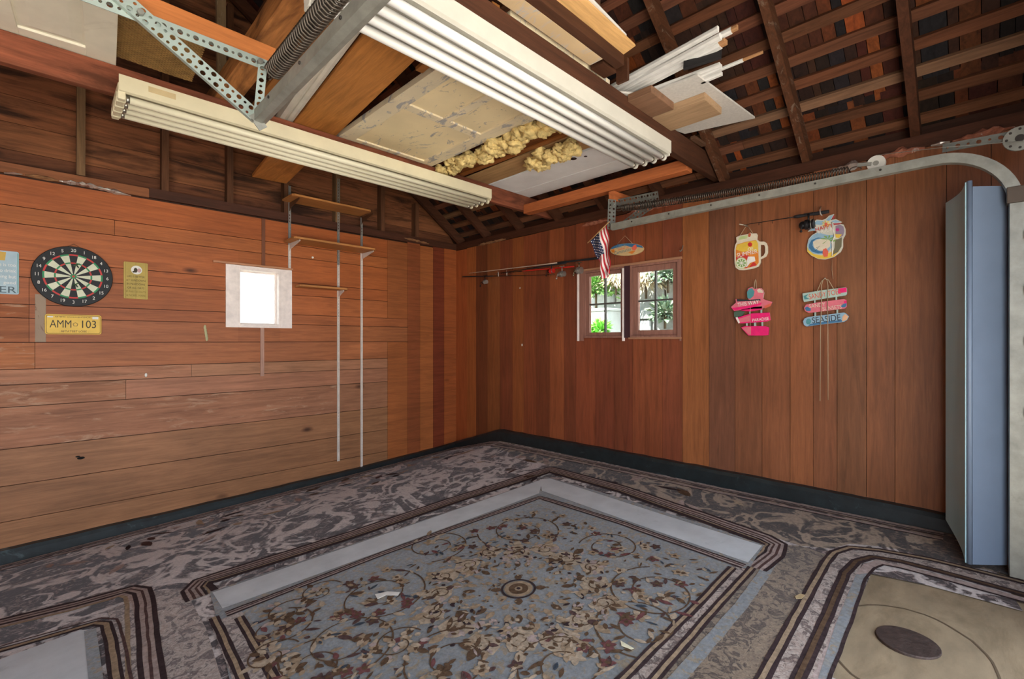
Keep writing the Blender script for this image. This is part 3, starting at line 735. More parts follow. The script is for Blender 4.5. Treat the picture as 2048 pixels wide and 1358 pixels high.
# vine scrolls, leaves and flowers of the field
for (u, v_, r, a0, tr, sg) in ((1045, 1065, .30, 2.4, 1.7, 1), (760, 1195, .26, 1.0, 1.6, -1), (690, 1292, .27, 2.6, 1.5, 1), (1310, 1188, .24, .6, 1.6, 1), (1280, 1255, .22, 3.6, 1.5, -1), (1220, 1098, .19, 2.0, 1.6, -1),
                             (900, 1330, .22, .4, 1.5, 1), (1130, 1335, .20, 3.0, 1.5, -1), (870, 1095, .22, 4.0, 1.6, 1), (620, 1340, .2, 0, 1.4, 1), (560, 1260, .16, 1, 1.4, -1)):
    c = onF(u, v_); pts = spiral(rg, (c.x, c.y), r, a0, tr, sg, q+.0009, iBR, .009)
    for i in range(3, len(pts)-2, 4):
        p = pts[i]; a = random.uniform(0, 6.28); petal(rg, (p.x, p.y), a, random.uniform(.04, .09), random.uniform(.018, .035), q+.0013+.0002*(i % 4), random.choice([iTA, iBR, iTA, iMA, iRE, iCR]))
    for j in range(5): a = j*1.257; petal(rg, (pts[-1].x, pts[-1].y), a, .05, .032, q+.0016, random.choice([iTA, iCR, iBR]))
def inside(p, poly_):
    c = False; j = len(poly_)-1
    for i in range(len(poly_)):
        a, b = poly_[i], poly_[j]
        if (a.y > p[1]) != (b.y > p[1]) and p[0] < (b.x-a.x)*(p[1]-a.y)/(b.y-a.y)+a.x: c = not c
        j = i
    return c
fld = pf([(500, 1250), (1080, 1012), (1455, 1150), (1200, 1395), (580, 1395)])
n_ = 0
while n_ < 420:
    x, y = random.uniform(.2, 2.9), random.uniform(.2, 2.9)
    if not inside((x, y), fld) or math.hypot(x-mx, y-my) < .5: continue
    n_ += 1
    if n_ % 5 == 0:
        mi = random.choice([iRE, iTA, iCR, iMA])
        for j in range(5): petal(rg, (x, y), j*1.257+n_, .036, .024, q+.0018, mi)
        blob(rg, (x, y), .012, q+.0026, iBR, 6)
    else: petal(rg, (x, y), random.uniform(0, 6.28), random.uniform(.025, .065), random.uniform(.010, .026), q+.0017+.0001*(n_ % 5), random.choice([iTA, iTA, iBR, iMA, iNA, iCR, iBR]))
for (u, v_) in ((795, 1295), (575, 1230), (640, 1190), (540, 1320)):
    c = onF(u, v_)
    for k in range(26):
        a, r = random.uniform(0, 6.28), random.uniform(0, .11)
        petal(rg, (c.x+r*math.cos(a), c.y+r*math.sin(a)), a, random.uniform(.03, .07), .03, q+.002+.0002*(k % 6), random.choice([iCR, iPK, iTA, iBR, iCR]))
    spiral(rg, (c.x, c.y), .12, 0, 1.05, 1, q+.0034, iBR, .008)
one('area_rug', rg, MO, 'blue-grey patterned rug with a beige medallion at the middle of the floor', 'rug', normals=False)

# round cover in the concrete, ring mark round it, and litter
c = onF(1815, 1284); bm = BM()
pe = [onF(1815+63*math.cos(t)+6*math.sin(t), 1284+30*math.sin(t)+13*math.cos(t)) for t in [2*math.pi*i/36 for i in range(36)]]
rr = sum((p-c).length for p in pe)/36; 
R1 = [c+V((rr*math.cos(t), rr*math.sin(t), 0)) for t in [2*math.pi*i/40 for i in range(40)]]
prism(bm, [p+V((0, 0, .006)) for p in R1], (0, 0, -.03))
cov = one('floor_drain_cover', bm, plain('iron_cover', '#4a3c36', .6, metal=.3, var=.4, scale=30, bmp=.6), 'dark round iron cover set in the concrete, lower right', 'drain cover', bevel=.003)
rs = BM(); c2 = onF(1812, 1300)
ribbon(rs, [c2+V((.33*math.cos(t)*1.0, .26*math.sin(t), 0)) for t in [math.pi*2*i/48 for i in range(49)]], .008, .002, 0, step=.05, wob=.003)
obj('ring_stain', rs, plain('stain_ring', '#5b4a36', .8), FLOOR, normals=False)
def scrap(name, pts, lift, mat, label, cat='litter', up=.003):
    bm = BM(); P = pf(pts); m = sum(P, V((0, 0, 0)))/len(P)
    prism(bm, [p+V((0, 0, lift+random.uniform(0, up))) for p in P], (0, 0, -.0015)); one(name, bm, mat, label, cat)
wp = plain('scrap_white', '#d8d2c8', .8)
scrap('paper_scrap', [(750, 1196), (775, 1190), (800, 1192), (796, 1198), (772, 1197), (755, 1206)], .018, wp, 'small torn white paper scrap on the blue rug, left of the medallion')
scrap('wood_sliver', [(1241, 1290), (1250, 1296), (1268, 1306), (1262, 1307), (1243, 1300)], .018, plain('scrap_cream', '#cfc7a8', .8), 'pale wood sliver on the blue rug, right of the medallion')
scrap('leaf_scrap', [(1590, 1198), (1600, 1193), (1610, 1196), (1604, 1203), (1592, 1203)], .013, plain('scrap_tan', '#b39a72', .8), 'dry tan leaf on the carpet left of the concrete')
# ============================================================ STRIP LIGHTS
def strip_light(x0, x1, y0, y1, hcol, tcol, label, key):
    zt, zb = CZ+1.334, CZ+1.285
    hm = plain('fixture_'+key, hcol, .45, var=.08, scale=6, dirt='#8d8263', dirt_at=(.66, .85)); tm = plain('tube_'+key, tcol, .3, var=.04, scale=3, spec=.5)
    T = thing('strip_light', label, 'strip light', ((x0+x1)/2, (y0+y1)/2, zb-.06), 'four-tube strip lights')
    h = BM()
    for a, b in ((y0, zb), (y1, zb)):
        pass
    prof = [(y0, zt+.038), (y0, zb+.006), (y0+.018, zb), (y0+.024, zb+.004), (y0+.018, zb+.02), (y0+.05, zt-.022), (y1-.05, zt-.022), (y1-.018, zb+.02), (y1-.024, zb+.004), (y1-.018, zb), (y1, zb+.006), (y1, zt+.0), (y0+.006, zt+.0), (y0+.006, zt+.038)]
    prism(h, [(x0, a, b) for a, b in prof], (x1-x0, 0, 0))
    obj('housing', h, hm, T)
    for xa, xb in ((x0-.004, x0+.028), (x1-.028, x1+.004)):
        e = BM(); 
        if xa > x0: xa = xb-.010
        box(e, xa, xb, y0+.01, y1-.01, zb-(.035 if xa < x0 else .012), zt-.002); 
        for k in range(4):
            yc = y0+.055+k*(y1-y0-.11)/3; disc(e, (xa-.004, yc, zb-.012), .027 if xa < x0 else .021, (1, 0, 0), xb-xa+.008, 16)
        obj('end_cap', e, hm, T, bevel=.004)
    for k in range(4):
        yc = y0+.055+k*(y1-y0-.11)/3
        t = BM(); tube(t, [(x0+.03, yc, zb-.014), (x1-.03, yc, zb-.014)], .0195, 16)
        o = obj('tube', t, tm, T)
        for xa in (x0+.03, x1-.048):
            m = BM(); disc(m, (xa, yc, zb-.014), .0202, (1, 0, 0), .018, 16)
            obj('tube_cap', m, plain('tube_metal', '#b8b4a8', .3, .9), o)
    if key == 'cream':
        s = BM(); box(s, x0+.12, x0+.24, y0-.0008, y0, zt-.01, zt+.02); obj('sticker', s, plain('sticker', '#c9b489', .7), T)['label'] = 'tan paper sticker'
strip_light(.27, 2.86, 3.12, 3.46, '#d9d0b0', '#ded8bd', 'cream four-tube strip light under the reddish beam near the left wall', 'cream')
strip_light(.70, 3.04, 1.495, 1.825, '#cfcbbe', '#e6e4df', 'white four-tube strip light under the dark middle beam', 'white')

# ============================================================ LUMBER AND DOORS STORED ON THE BEAMS
ZJ = CZ+1.491
def local(o, ang): 
    c, s = math.cos(ang), math.sin(ang)
    return lambda x, y, z: V((o[0]+c*x-s*y, o[1]+s*x+c*y, o[2]+z))
def lbox(bm, f, x0, x1, y0, y1, z0, z1, mi=0):
    vs = [bm.verts.new(f(*p)) for p in ((x0, y0, z0), (x1, y0, z0), (x1, y1, z0), (x0, y1, z0), (x0, y0, z1), (x1, y0, z1), (x1, y1, z1), (x0, y1, z1))]
    setf(bm, [bm.faces.new([vs[i] for i in q]) for q in ((3, 2, 1, 0), (4, 5, 6, 7), (0, 1, 5, 4), (1, 2, 6, 5), (2, 3, 7, 6), (3, 0, 4, 7))], mi)
def stored_door(name, o, ang, w, l, label, mat, pmat, panels, raised):
    f = local(o, ang); T = thing(name, label, 'door', f(w/2, l/2, 0), 'old doors stored on the beams')
    b = BM(); zs = sorted({0, l}|{p for q in panels for p in q[2:]}); xs = sorted({0, w}|{p for q in panels for p in q[:2]})
    for (x0, x1, y0, y1) in rects_minus((0, w, 0, l), panels): lbox(b, f, x0, x1, y0, y1, 0, .038)
    obj('door_frame', b, mat, T, bevel=.002)
    for (x0, x1, y0, y1) in panels:
        p = BM(); lbox(p, f, x0, x1, y0, y1, .012, .03)
        if raised:
            k = .05
            a = [f(x0+.01, y0+.01, .012), f(x1-.01, y0+.01, .012), f(x1-.01, y1-.01, .012), f(x0+.01, y1-.01, .012)]
            c = [f(x0+k, y0+k, .002), f(x1-k, y0+k, .002), f(x1-k, y1-k, .002), f(x0+k, y1-k, .002)]
            A_ = [p.verts.new(q) for q in a]; C_ = [p.verts.new(q) for q in c]
            setf(p, [p.faces.new(C_)]+[p.faces.new((A_[i], A_[(i+1) % 4], C_[(i+1) % 4], C_[i])) for i in range(4)], 0)
        obj('door_panel', p, pmat, T)
wd = plain('door_white', '#f4efda', .5, var=.1, scale=4, dirt='#a99b78', dirt_at=(.62, .85))
stored_door('stored_door', (-.66, 1.42, ZJ+.001), math.radians(-4.0), .80, 1.99, 'white panelled door lying on the beams in the top left corner', wd, wd, [(.12, .36, .2, .9), (.44, .68, .2, .9), (.12, .36, 1.05, 1.85), (.44, .68, 1.05, 1.85)], True)
cd = peeling('door_peeling', '#ecd9ae', '#a39d97', '#8a7f76', 4.0, (.52, .57))
cdf = peeling('door_peeling_frame', '#e6d7b6', '#aaa6a2', '#7a6f64', 5.0, (.47, .52))
stored_door('stored_door', (1.52, 1.53, ZJ), 0, .82, 1.87, 'old cream door with peeling paint lying on the beams between the two strip lights', cdf, cd, [(.11, .375, .42, 1.02), (.435, .71, .42, 1.02), (.11, .71, 1.09, 1.73)], False)
def plank(name, pts, w, h, mat, label, cat='plank', group='lumber stored on the beams', bev=.002, up=(0, 0, 1), seg=4, jit=.001):
    bm = BM(); bar(bm, pts[0], pts[1], w, h, up, jit=jit, seg=seg); return one(name, bm, mat, label, cat, group, bevel=bev)
plank('rough_timber', ((.80, 1.50, ZJ+.055), (.80, 3.63, ZJ+.055)), .125, .105, wood('rough_timber', '#b07440', 'Y', .5, .8, dark='#4c2c16'), 'rough-sawn brown timber lying on the beams left of the coil spring', jit=.005, seg=10)
plank('brown_plank', ((.90, 1.51, ZJ+.02), (.985, 3.5, ZJ+.02)), .07, .03, wood('plank_mid', '#96602f', 'Y', .35), 'narrow brown plank lying on the beams beside the white downpipe')
b = BM(); pr = [(-.042, -.03), (-.02, -.04), (-.004, -.034), (0, -.028), (.004, -.034), (.02, -.04), (.042, -.03), (.042, .025), (-.042, .025)]
sweep(b, [(.985, 1.5, ZJ+.041), (1.08, 2.5, ZJ+.041), (1.175, 3.47, ZJ+.041)], pr, smooth=False)
one('downpipe', b, plain('downpipe_white', '#d6d0c2', .5, dirt='#b09a6c', dirt_at=(.64, .8)), 'white grooved downpipe lying on the beams beside the wide brown plank', 'pipe', 'lumber stored on the beams')
plank('wide_plank', ((1.19, 1.52, ZJ+.014), (1.478, 4.66, ZJ+.014)), .29, .026, wood('wide_plank', '#bd7d3f', 'Y', .35, .6, worn='#b98650' if False else None, dark='#8d5826'), 'wide orange brown plank lying across both beams, its end showing past the cream strip light')
plank('brown_plank', ((1.43, 1.53, ZJ+.012), (1.47, 2.2, ZJ+.012)), .045, .02, wood('plank_mid', '#96602f', 'Y', .35), 'thin brown lath between the wide plank and the peeling cream door')
plank('ledged_plank', ((2.60, 1.54, ZJ+.018), (2.58, 3.5, ZJ+.018)), .20, .032, wood('ledge_plank', '#7a4520', 'Y', .4, .55), 'brown ledged plank between the two tufts of yellow insulation')
plank('ledge_strip', ((2.655, 1.54, ZJ+.001-.006), (2.64, 3.28, ZJ-.006)), .05, .012, wood('ledge_plank2', '#8d5428', 'Y', .4, .55), 'narrow brown strip fixed under the ledged plank', 'strip')
plank('plywood_board', ((2.84, 1.54, ZJ+.008), (2.86, 3.5, ZJ+.008)), .26, .012, wood('tan_ply', '#b58f62', 'Y', .25, .7), 'tan plywood board lying between the ledged plank and the white boards')
wb = plain('white_board', '#eef0ef', .55, var=.1, scale=4, dirt='#b9bdbb', dirt_at=(.62, .8))
b = BM(); bar(b, (3.17, 1.54, ZJ+.009), (3.17, 3.5, ZJ+.009), .33, .016)
for (x, y, r) in ((3.06, 2.35, .028), (3.09, 2.25, .014)): disc(b, (x, y, ZJ+.0005), r, (0, 0, -1), .001, 18, mi=1)
one('white_board', b, [wb, plain('board_hole', '#3a2a22', .9)], 'white board with two dark holes lying on the beams', 'board', 'white boards on the beams')
plank('white_board', ((3.46, 1.56, ZJ+.012), (3.46, 3.45, ZJ+.012)), .22, .02, wb, 'plain white board lying above the orange cross board', 'board', 'white boards on the beams')
# yellow insulation
def wool(c, n, spread, r, label, seed, cols=('#d8b765',)):
    random.seed(seed); bm = BM(); c = V(c)
    for k in range(n):
        t = (k+.5)/n-.5
        p = c+V((spread[0]*t+random.uniform(-.055, .055), spread[1]*t+random.uniform(-.04, .04), random.uniform(-.035, .015)))
        rr = r*random.uniform(.6, 1.2); n0 = len(bm.verts)
        sphere(bm, (0, 0, 0), rr, sx=random.uniform(.9, 1.4), sy=random.uniform(.9, 1.4), sz=random.uniform(.7, 1.0), sub=3)
        bm.verts.ensure_lookup_table()
        for v in bm.verts[n0:]:
            d = noise.noise(v.co*24+V((k*3, 0, seed)))*.6+noise.noise(v.co*90+V((k, seed, 0)))*.6
            v.co = p+v.co*(1+d)
    one('insulation_tuft', bm, plain('yellow_wool', '#ead08e', .95, var=.3, scale=22, dirt='#a98a50', dirt_at=(.6, .75), bmp=.8, spec=.05), label, 'insulation', 'tufts of yellow insulation')
wool((2.44, 2.72, ZJ-.005), 80, (.03, 1.45, 0), .043, 'long ragged tuft of yellow insulation beside the peeling cream door', 3)
wool((2.80, 2.35, ZJ-.035), 34, (.06, .50, 0), .045, 'short hanging tuft of yellow insulation under the tan plywood', 8)
# right of the middle beam
plank('painted_strip', ((.7, 1.452, ZJ+.012), (2.09, 1.452, ZJ+.012)), .085, .02, peeling('strip_peeling', '#c6ab85', '#a9a7a6', '#8f7a60', 5, (.45, .55)), 'strip of board with flaking tan and grey paint beside the middle beam')
plank('brown_plank', ((.7, 1.385, ZJ+.03), (2.22, 1.385, ZJ+.03)), .05, .058, wood('plank_dark', '#4b2d1d', 'X', .35), 'dark brown batten beside the flaking painted strip')
plank('plywood_strip', ((.7, 1.33, ZJ+.088), (2.25, 1.385, ZJ+.088)), .15, .012, wood('ply_strip', '#cda068', 'X', .3, .65, knots=True), 'light plywood strip with a knot, ending under the roof above the middle beam', up=(0, .22, 1))
plank('white_lath', ((1.0, 1.255, ZJ+.115), (2.16, 1.335, ZJ+.115)), .05, .012, plain('trim_white', '#d2d0cc', .55), 'white lath lying on the light plywood strip')
b = BM(); box(b, 2.12, 2.25, 1.43, 1.51, ZJ+.001, ZJ+.05); box(b, 2.25, 2.27, 1.36, 1.43, ZJ-.06, ZJ+.06)
one('wood_offcut', b, wood('plank_dark', '#4b2d1d', 'X', .35), 'dark brown wood offcut at the end of the plywood strip', 'wood block')
b = BM(); P4 = [onH(1395, 152, 1.494), onH(1510, 237, 1.494), onH(1370, 268, 1.494), V((3.05, 1.56, ZJ+.004)), V((2.42, 1.56, ZJ+.004)), onH(1300, 190, 1.494)]
for p in P4: p.z = ZJ+.004
prism(b, P4, (0, 0, .012)); one('grey_panel', b, plain('grey_panel', '#c2bdb6', .8, var=.12, scale=60), 'pale grey fibreboard panel jutting out from the middle beam', 'panel')
for (x0, x1, y0, y1, lab, col) in ((2.50, 2.785, 1.352, 1.508, 'brown wood block under the grey panel, nearer the white mouldings', '#7d5c46'), (2.80, 3.06, 1.165, 1.508, 'pale wood block under the grey panel, farther from the white mouldings', '#a98a6a')):
    b = BM(); box(b, x0, x1, y0, y1, ZJ-.042, ZJ+.0035); one('wood_block', b, wood('block'+col[1:3], col, 'Y', .25), lab, 'wood block', 'wood blocks under the grey panel', bevel=.003)
tw_ = plain('trim_white', '#d2d0cc', .55); te = wood('trim_end', '#a97d56', 'Y', .2)
MP = [(-.5, -.5), (.1, -.5), (.2, -.3), (.5, -.2), (.5, .3), (.3, .5), (-.5, .5)]
mould = [((1243, 163), (1436, 57), .022, .028, 'uppermost, thin and tapering'), ((1246, 170), (1463, 60), .022, .03, 'the one reaching farthest up, with a bare end'), ((1246, 178), (1441, 72), .03, .03, 'third from the top of the bundle'),
         ((1250, 188), (1440, 88), .05, .03, 'wide one with a broken end, fourth from the top'), ((1262, 196), (1440, 130), .035, .025, 'lowest long one, resting on the grey panel'), ((1290, 200), (1486, 120), .02, .014, 'thin one with a long bare wooden tip'),
         ((1385, 158), (1442, 133), .03, .03, 'short one on the grey panel'), ((1402, 163), (1443, 146), .03, .02, 'shortest one at the edge of the grey panel')]
for k, (p, q, w_, h_, lab) in enumerate(mould):
    hz = [1.60, 1.585, 1.57, 1.555, 1.525, 1.54, 1.52, 1.505][k]
    a, b_ = onH(*p, hz), onH(*q, hz); d = (b_-a).normalized()
    if k < 6: a = a-d*(.35 if k < 4 else .12)
    b = BM(); sweep(b, [a, b_], [(x*w_, y_*h_) for x, y_ in MP], smooth=False)
    if k in (1, 3, 5): sweep(b, [b_+d*.0005, b_+d*(.10 if k == 5 else .03)], [(x*w_*.8, y_*h_*.8) for x, y_ in MP], smooth=False, mi=1)
    one('white_moulding', b, [tw_, te], 'white painted moulding in the bundle beside the middle beam: '+lab, 'moulding', 'white mouldings on the middle beam')
b = BM(); bar(b, onH(1368, 128, 1.535), onH(1443, 104, 1.535), .018, .075, up=(.3, 0, 1)); one('black_board', b, plain('black_board', '#1c1a1c', .7), 'short black board among the white mouldings', 'board')

# chicken-wire style honeycomb sheet
b = BM(); s = .0135; f = local((.02, 2.66, ZJ+.044), math.radians(-3)); 
for i in range(26):
    for j in range(56):
        cx_, cy_ = i*s*1.732+(s*.866 if j % 2 else 0), j*s*1.5*.58
        if cx_ > .55-max(0, (cy_-.28))*.0: continue
        zz = .006*math.sin(cx_*9)+.004*math.sin(cy_*14)
        o_, n_ = [], []
        for k in range(6):
            a = math.pi/6+k*math.pi/3
            o_.append(b.verts.new(f(cx_+s*math.cos(a), cy_+s*.58*math.sin(a), zz))); n_.append(b.verts.new(f(cx_+s*.72*math.cos(a), cy_+s*.58*.72*math.sin(a), zz)))
        setf(b, [b.faces.new((o_[k], o_[(k+1) % 6], n_[(k+1) % 6], n_[k])) for k in range(6)], 0)
o = one('honeycomb_sheet', b, plain('rusty_wire', '#94713f', .7, var=.35, scale=14), 'rusty brown honeycomb mesh sheet lying beside the white panelled door', 'mesh sheet', normals=False)
md = o.modifiers.new('t', 'SOLIDIFY'); md.thickness = .004

# ============================================================ GARAGE DOOR HARDWARE
zinc = plain('zinc', '#93938a', .45, metal=.4, var=.25, scale=14, dirt='#6f716a', dirt_at=(.6, .75))
zincg = plain('zinc_green', '#a9b6ad', .5, metal=.45, var=.12, scale=10)
def perf(bm, p0, p1, w, nrm, rows=2, pitch=.026, hr=.0075, big=None, mi=0):
    """punched steel strap with real holes"""
    p0, p1, nrm = V(p0), V(p1), V(nrm).normalized(); d = p1-p0; L = d.length; d.normalize(); s = nrm.cross(d).normalized()
    n = max(1, int(L/pitch)); pl = L/n; pw = w/rows
    for i in range(n):
        for j in range(rows):
            c = p0+d*(pl*(i+.5))+s*(pw*(j+.5)-w/2); h = hr*(1.35 if (i+j) % 2 else .8)
            sq = [(-1, -1), (0, -1), (1, -1), (1, 0), (1, 1), (0, 1), (-1, 1), (-1, 0)]
            O_ = [bm.verts.new(c+d*(a*pl/2)+s*(b_*pw/2)) for a, b_ in sq]
            I_ = [bm.verts.new(c+d*(h*math.cos(t))+s*(h*math.sin(t))) for t in [math.pi*1.25+k*math.pi/4 for k in range(8)]]
            setf(bm, [bm.faces.new((O_[k], O_[(k+1) % 8], I_[(k+1) % 8], I_[k])) for k in range(8)], mi)
def solid(o, t=.003):
    md = o.modifiers.new('t', 'SOLIDIFY'); md.thickness = t; md.offset = 0; return o
def perf_obj(name, segs, parent):
    b = BM()
    for sg in segs: perf(b, *sg)
    bmesh.ops.remove_doubles(b, verts=b.verts[:], dist=.0004)
    return solid(obj(name, b, zincg, parent, normals=False))
YB = 2.205
T = thing('track_bracket', 'pale perforated steel bracket holding the end of the door track, top left', 'bracket', (.45, YB, CZ+.96), 'perforated track brackets')
perf_obj('angle_iron', [((-.5, YB, CZ+1.205), (.70, YB, CZ+1.205), .045, (0, 1, 0), 1), ((-.5, YB+.022, CZ+1.227), (.70, YB+.022, CZ+1.227), .044, (0, 0, 1), 2, .026, .005)], T)
perf_obj('diagonal_strap', [((.17, YB-.012, CZ+1.262), (.648, YB-.012, CZ+.96), .058, (0, 1, 0), 2)], T)
e = BM(); bar(e, (.155, YB-.013, CZ+1.235), (.630, YB-.013, CZ+.935), .018, .003, up=(0, 0, 1)); obj('strap_flange', e, zincg, T)
perf_obj('upright_strap', [((.668, YB-.02, CZ+1.215), (.645, YB-.02, CZ+.95), .034, (.35, 1, 0), 1)], T)
for p in ((.648, YB-.03, CZ+.975), (.655, YB-.03, CZ+1.20), (.25, YB-.03, CZ+1.21)):
    b = BM(); disc(b, p, .011, (0, 1, 0), .02, 8); obj('bolt', b, zinc, T)
b = BM(); bar(b, (.625, YB-.02, CZ+.965), (.668, YB-.02, CZ+.915), .04, .004, up=(0, 1, 0)); obj('end_plate', b, zinc, T)
# tracks: rolled steel channel
chan = [(-.022, .026), (-.024, -.024), (.004, -.028), (.026, -.02), (.028, .012), (.020, .026), (.014, .026), (.021, .01), (.02, -.015), (.002, -.021), (-.018, -.018), (-.016, .026)]
def track(x, label, group, flip):
    pts = [V((x, y, CZ+.964+.004*(2.2-y))) for y in [2.2-.1*i for i in range(21)]]
    cy, czz, r = .17, CZ+.972-.3, .3
    pts += [V((x, cy-r*math.sin(t), czz+r*math.cos(t))) for t in [math.pi/2*i/14 for i in range(1, 15)]]
    pts += [V((x, cy-r, czz-.2*i)) for i in range(1, 9)]
    fz = CZ+F(x, cy-r)+.012; pts = [p for p in pts if p.z > fz]+[V((x, cy-r, fz))]
    if x < 1: pts = pts[:21]; cy, r, fz = 1.2, 0, CZ+.93   # only its level run shows
    b = BM()
    prof = [(a*flip, c) for a, c in chan]; rings = []; n = len(pts)
    for i, p in enumerate(pts):
        d = (pts[min(i+1, n-1)]-pts[max(i-1, 0)]).normalized(); s = V((1, 0, 0)); w_ = d.cross(s).normalized()
        rings.append([b.verts.new(p+s*a+w_*c) for a, c in prof])
    m = len(prof)
    for i in range(n-1): setf(b, [b.faces.new((rings[i][k], rings[i][(k+1) % m], rings[i+1][(k+1) % m], rings[i+1][k])) for k in range(m)], 0, smooth=False)
    b.faces.new(rings[0]); b.faces.new(rings[-1][::-1])
    T = thing('door_track', label, 'door track', (x, cy-r, fz), group); obj('rail', b, zinc, T)
    for y in [2.0-.32*i for i in range(6)]:
        bo = BM(); disc(bo, (x-.024, y, CZ+.97+.004*(2.2-y)), .006, (-1, 0, 0), .004, 8)
        obj('bolt', bo, plain('bolt_dark', '#3f3a36', .5, .5), T)
    return T
track(.655, 'steel overhead door track with a pale worn face, above the left side of the picture', 'overhead door tracks', 1)
TR = track(3.40, 'steel overhead door track curving down in front of the blue door on the right', 'overhead door tracks', 1)
for z_ in (.52, .25, .0, -.35):
    b = BM(); box(b, 3.36, 3.45, -.175, -.155, CZ+z_-.02, CZ+z_+.02); obj('hinge_plate', b, plain('hinge_rust', '#5d5248', .6, .3), TR)
b = BM(); box(b, 3.365, 3.435, -.165, -.095, CZ+.68, CZ+.76); obj('joint_clamp', b, plain('hinge_rust', '#5d5248', .6, .3), TR, bevel=.004)
# bracket and arm on the right
zincg = plain('dull_steel', '#6e6f68', .5, metal=.3, var=.3, scale=20)
T = thing('track_bracket', 'dull perforated steel bracket above the flag holding the end of the right door track', 'bracket', (3.42, 2.2, CZ+.95), 'perforated track brackets')
perf_obj('upright_strap', [((3.43, 2.22, CZ+1.21), (3.415, 2.22, CZ+.95), .07, (-.6, -.8, 0), 2, .03, .007)], T)
perf_obj('diagonal_strap', [((3.52, 2.19, CZ+.985), (3.52, 1.86, CZ+1.14), .07, (1, 0, 0), 2)], T)
perf_obj('angle_iron', [((3.52, 2.24, CZ+1.19), (3.52, 1.84, CZ+1.175), .08, (1, 0, 0.4), 2)], T)
b = BM(); tube(b, [V((3.41, 2.21, CZ+1.16))+V((.0, .022*math.cos(t), .022*math.sin(t))) for t in [i*.4 for i in range(16)]], .0035, 6); obj('hook', b, zinc, T)
p0, p1 = onX(1885, 297, 3.50), onX(2060, 264, 3.50)
T = thing('header_arm', 'perforated steel arm with a round plate above the curve of the right door track', 'bracket', p0)
perf_obj('arm', [(p0, p1, .045, (1, 0, 0), 1, .04, .008)], T)
pc = onX(2040, 276, 3.485); b = BM(); disc(b, pc, .062, (1, 0, 0), .012, 24); obj('round_plate', b, zinc, T, bevel=.002)
b = BM(); disc(b, pc-V((.004, 0, 0)), .018, (1, 0, 0), .005, 20); 
obj('plate_hub', b, plain('bolt_dark', '#3f3a36', .5, .5), T)
for k in range(8):
    b = BM(); disc(b, pc+V((-.003, .047*math.cos(k*.785), .047*math.sin(k*.785))), .006, (1, 0, 0), .004, 8); obj('plate_hole', b, plain('bolt_dark', '#3f3a36', .5, .5), T)
# springs
def spring(p0, p1, r, coils, wire, label, sag=0.0, stretch=None):
    p0, p1 = V(p0), V(p1); d = p1-p0; L = d.length; dn = d.normalized(); s = dn.cross(V((0, 0, 1))).normalized(); w_ = s.cross(dn)
    pts = []; n = int(coils*9)
    for i in range(n+1):
        t = i/n; tt = t if not stretch else t+stretch*t*t*(t-1)*.0
        a = 2*math.pi*coils*t; pts.append(p0+d*tt+s*(r*math.cos(a))+w_*(r*math.sin(a))-V((0, 0, sag*4*t*(1-t))))
    b = BM(); tube(b, pts, wire, 5)
    T = thing('door_spring', label, 'spring', p0, 'door springs'); obj('coil', b, plain('spring_steel', '#5a5148', .35, metal=.6, var=.3, scale=20), T)
    for q, e in ((p0, -dn), (p1, dn)):
        h = BM(); tube(h, [q+e*.03+e*.03*math.cos(t)+w_*.018*math.sin(t) for t in [i*.5 for i in range(12)]], .0035, 6); obj('hook', h, plain('spring_steel', '#6f665c', .4, metal=.8), T)
spring((.70, 2.16, CZ+1.165), (.70, 1.0, CZ+1.18), .034, 60, .0052, 'thick coiled door spring beside the left door track')
spring((3.46, 2.14, CZ+1.125), (3.46, .56, CZ+1.035), .026, 105, .004, 'stretched coil spring along the top of the right door track', sag=.015)
pc = onX(1752, 326, 3.46)
T = thing('pulley', 'pale grooved pulley at the end of the stretched spring', 'pulley', pc-V((0, 0, .05)))
b = BM(); ax = V((1, 0, 0)); disc(b, pc, .045, ax, .006, 26); disc(b, pc+ax*.006, .036, ax, .012, 26); disc(b, pc+ax*.018, .045, ax, .006, 26); obj('wheel', b, plain('pulley_white', '#c9c6bc', .5), T, bevel=.001)
b = BM(); disc(b, pc-ax*.004, .014, ax, .034, 12); bar(b, pc+V((-.004, .02, -.0)), pc+V((-.004, .09, .01)), .004, .02, up=(0, 0, 1)); obj('yoke', b, zinc, T)
b = BM(); a_ = onX(1660, 337, 3.46); tube(b, [pc+V((0, 0, .046)), pc.lerp(onX(2046, 282, 3.46), .5)+V((0, 0, .03)), onX(2046, 282, 3.46)], .0018, 5)
one('door_cable', b, zinc, 'thin steel cable running from the pulley along the right wall to the doorway', 'cable')

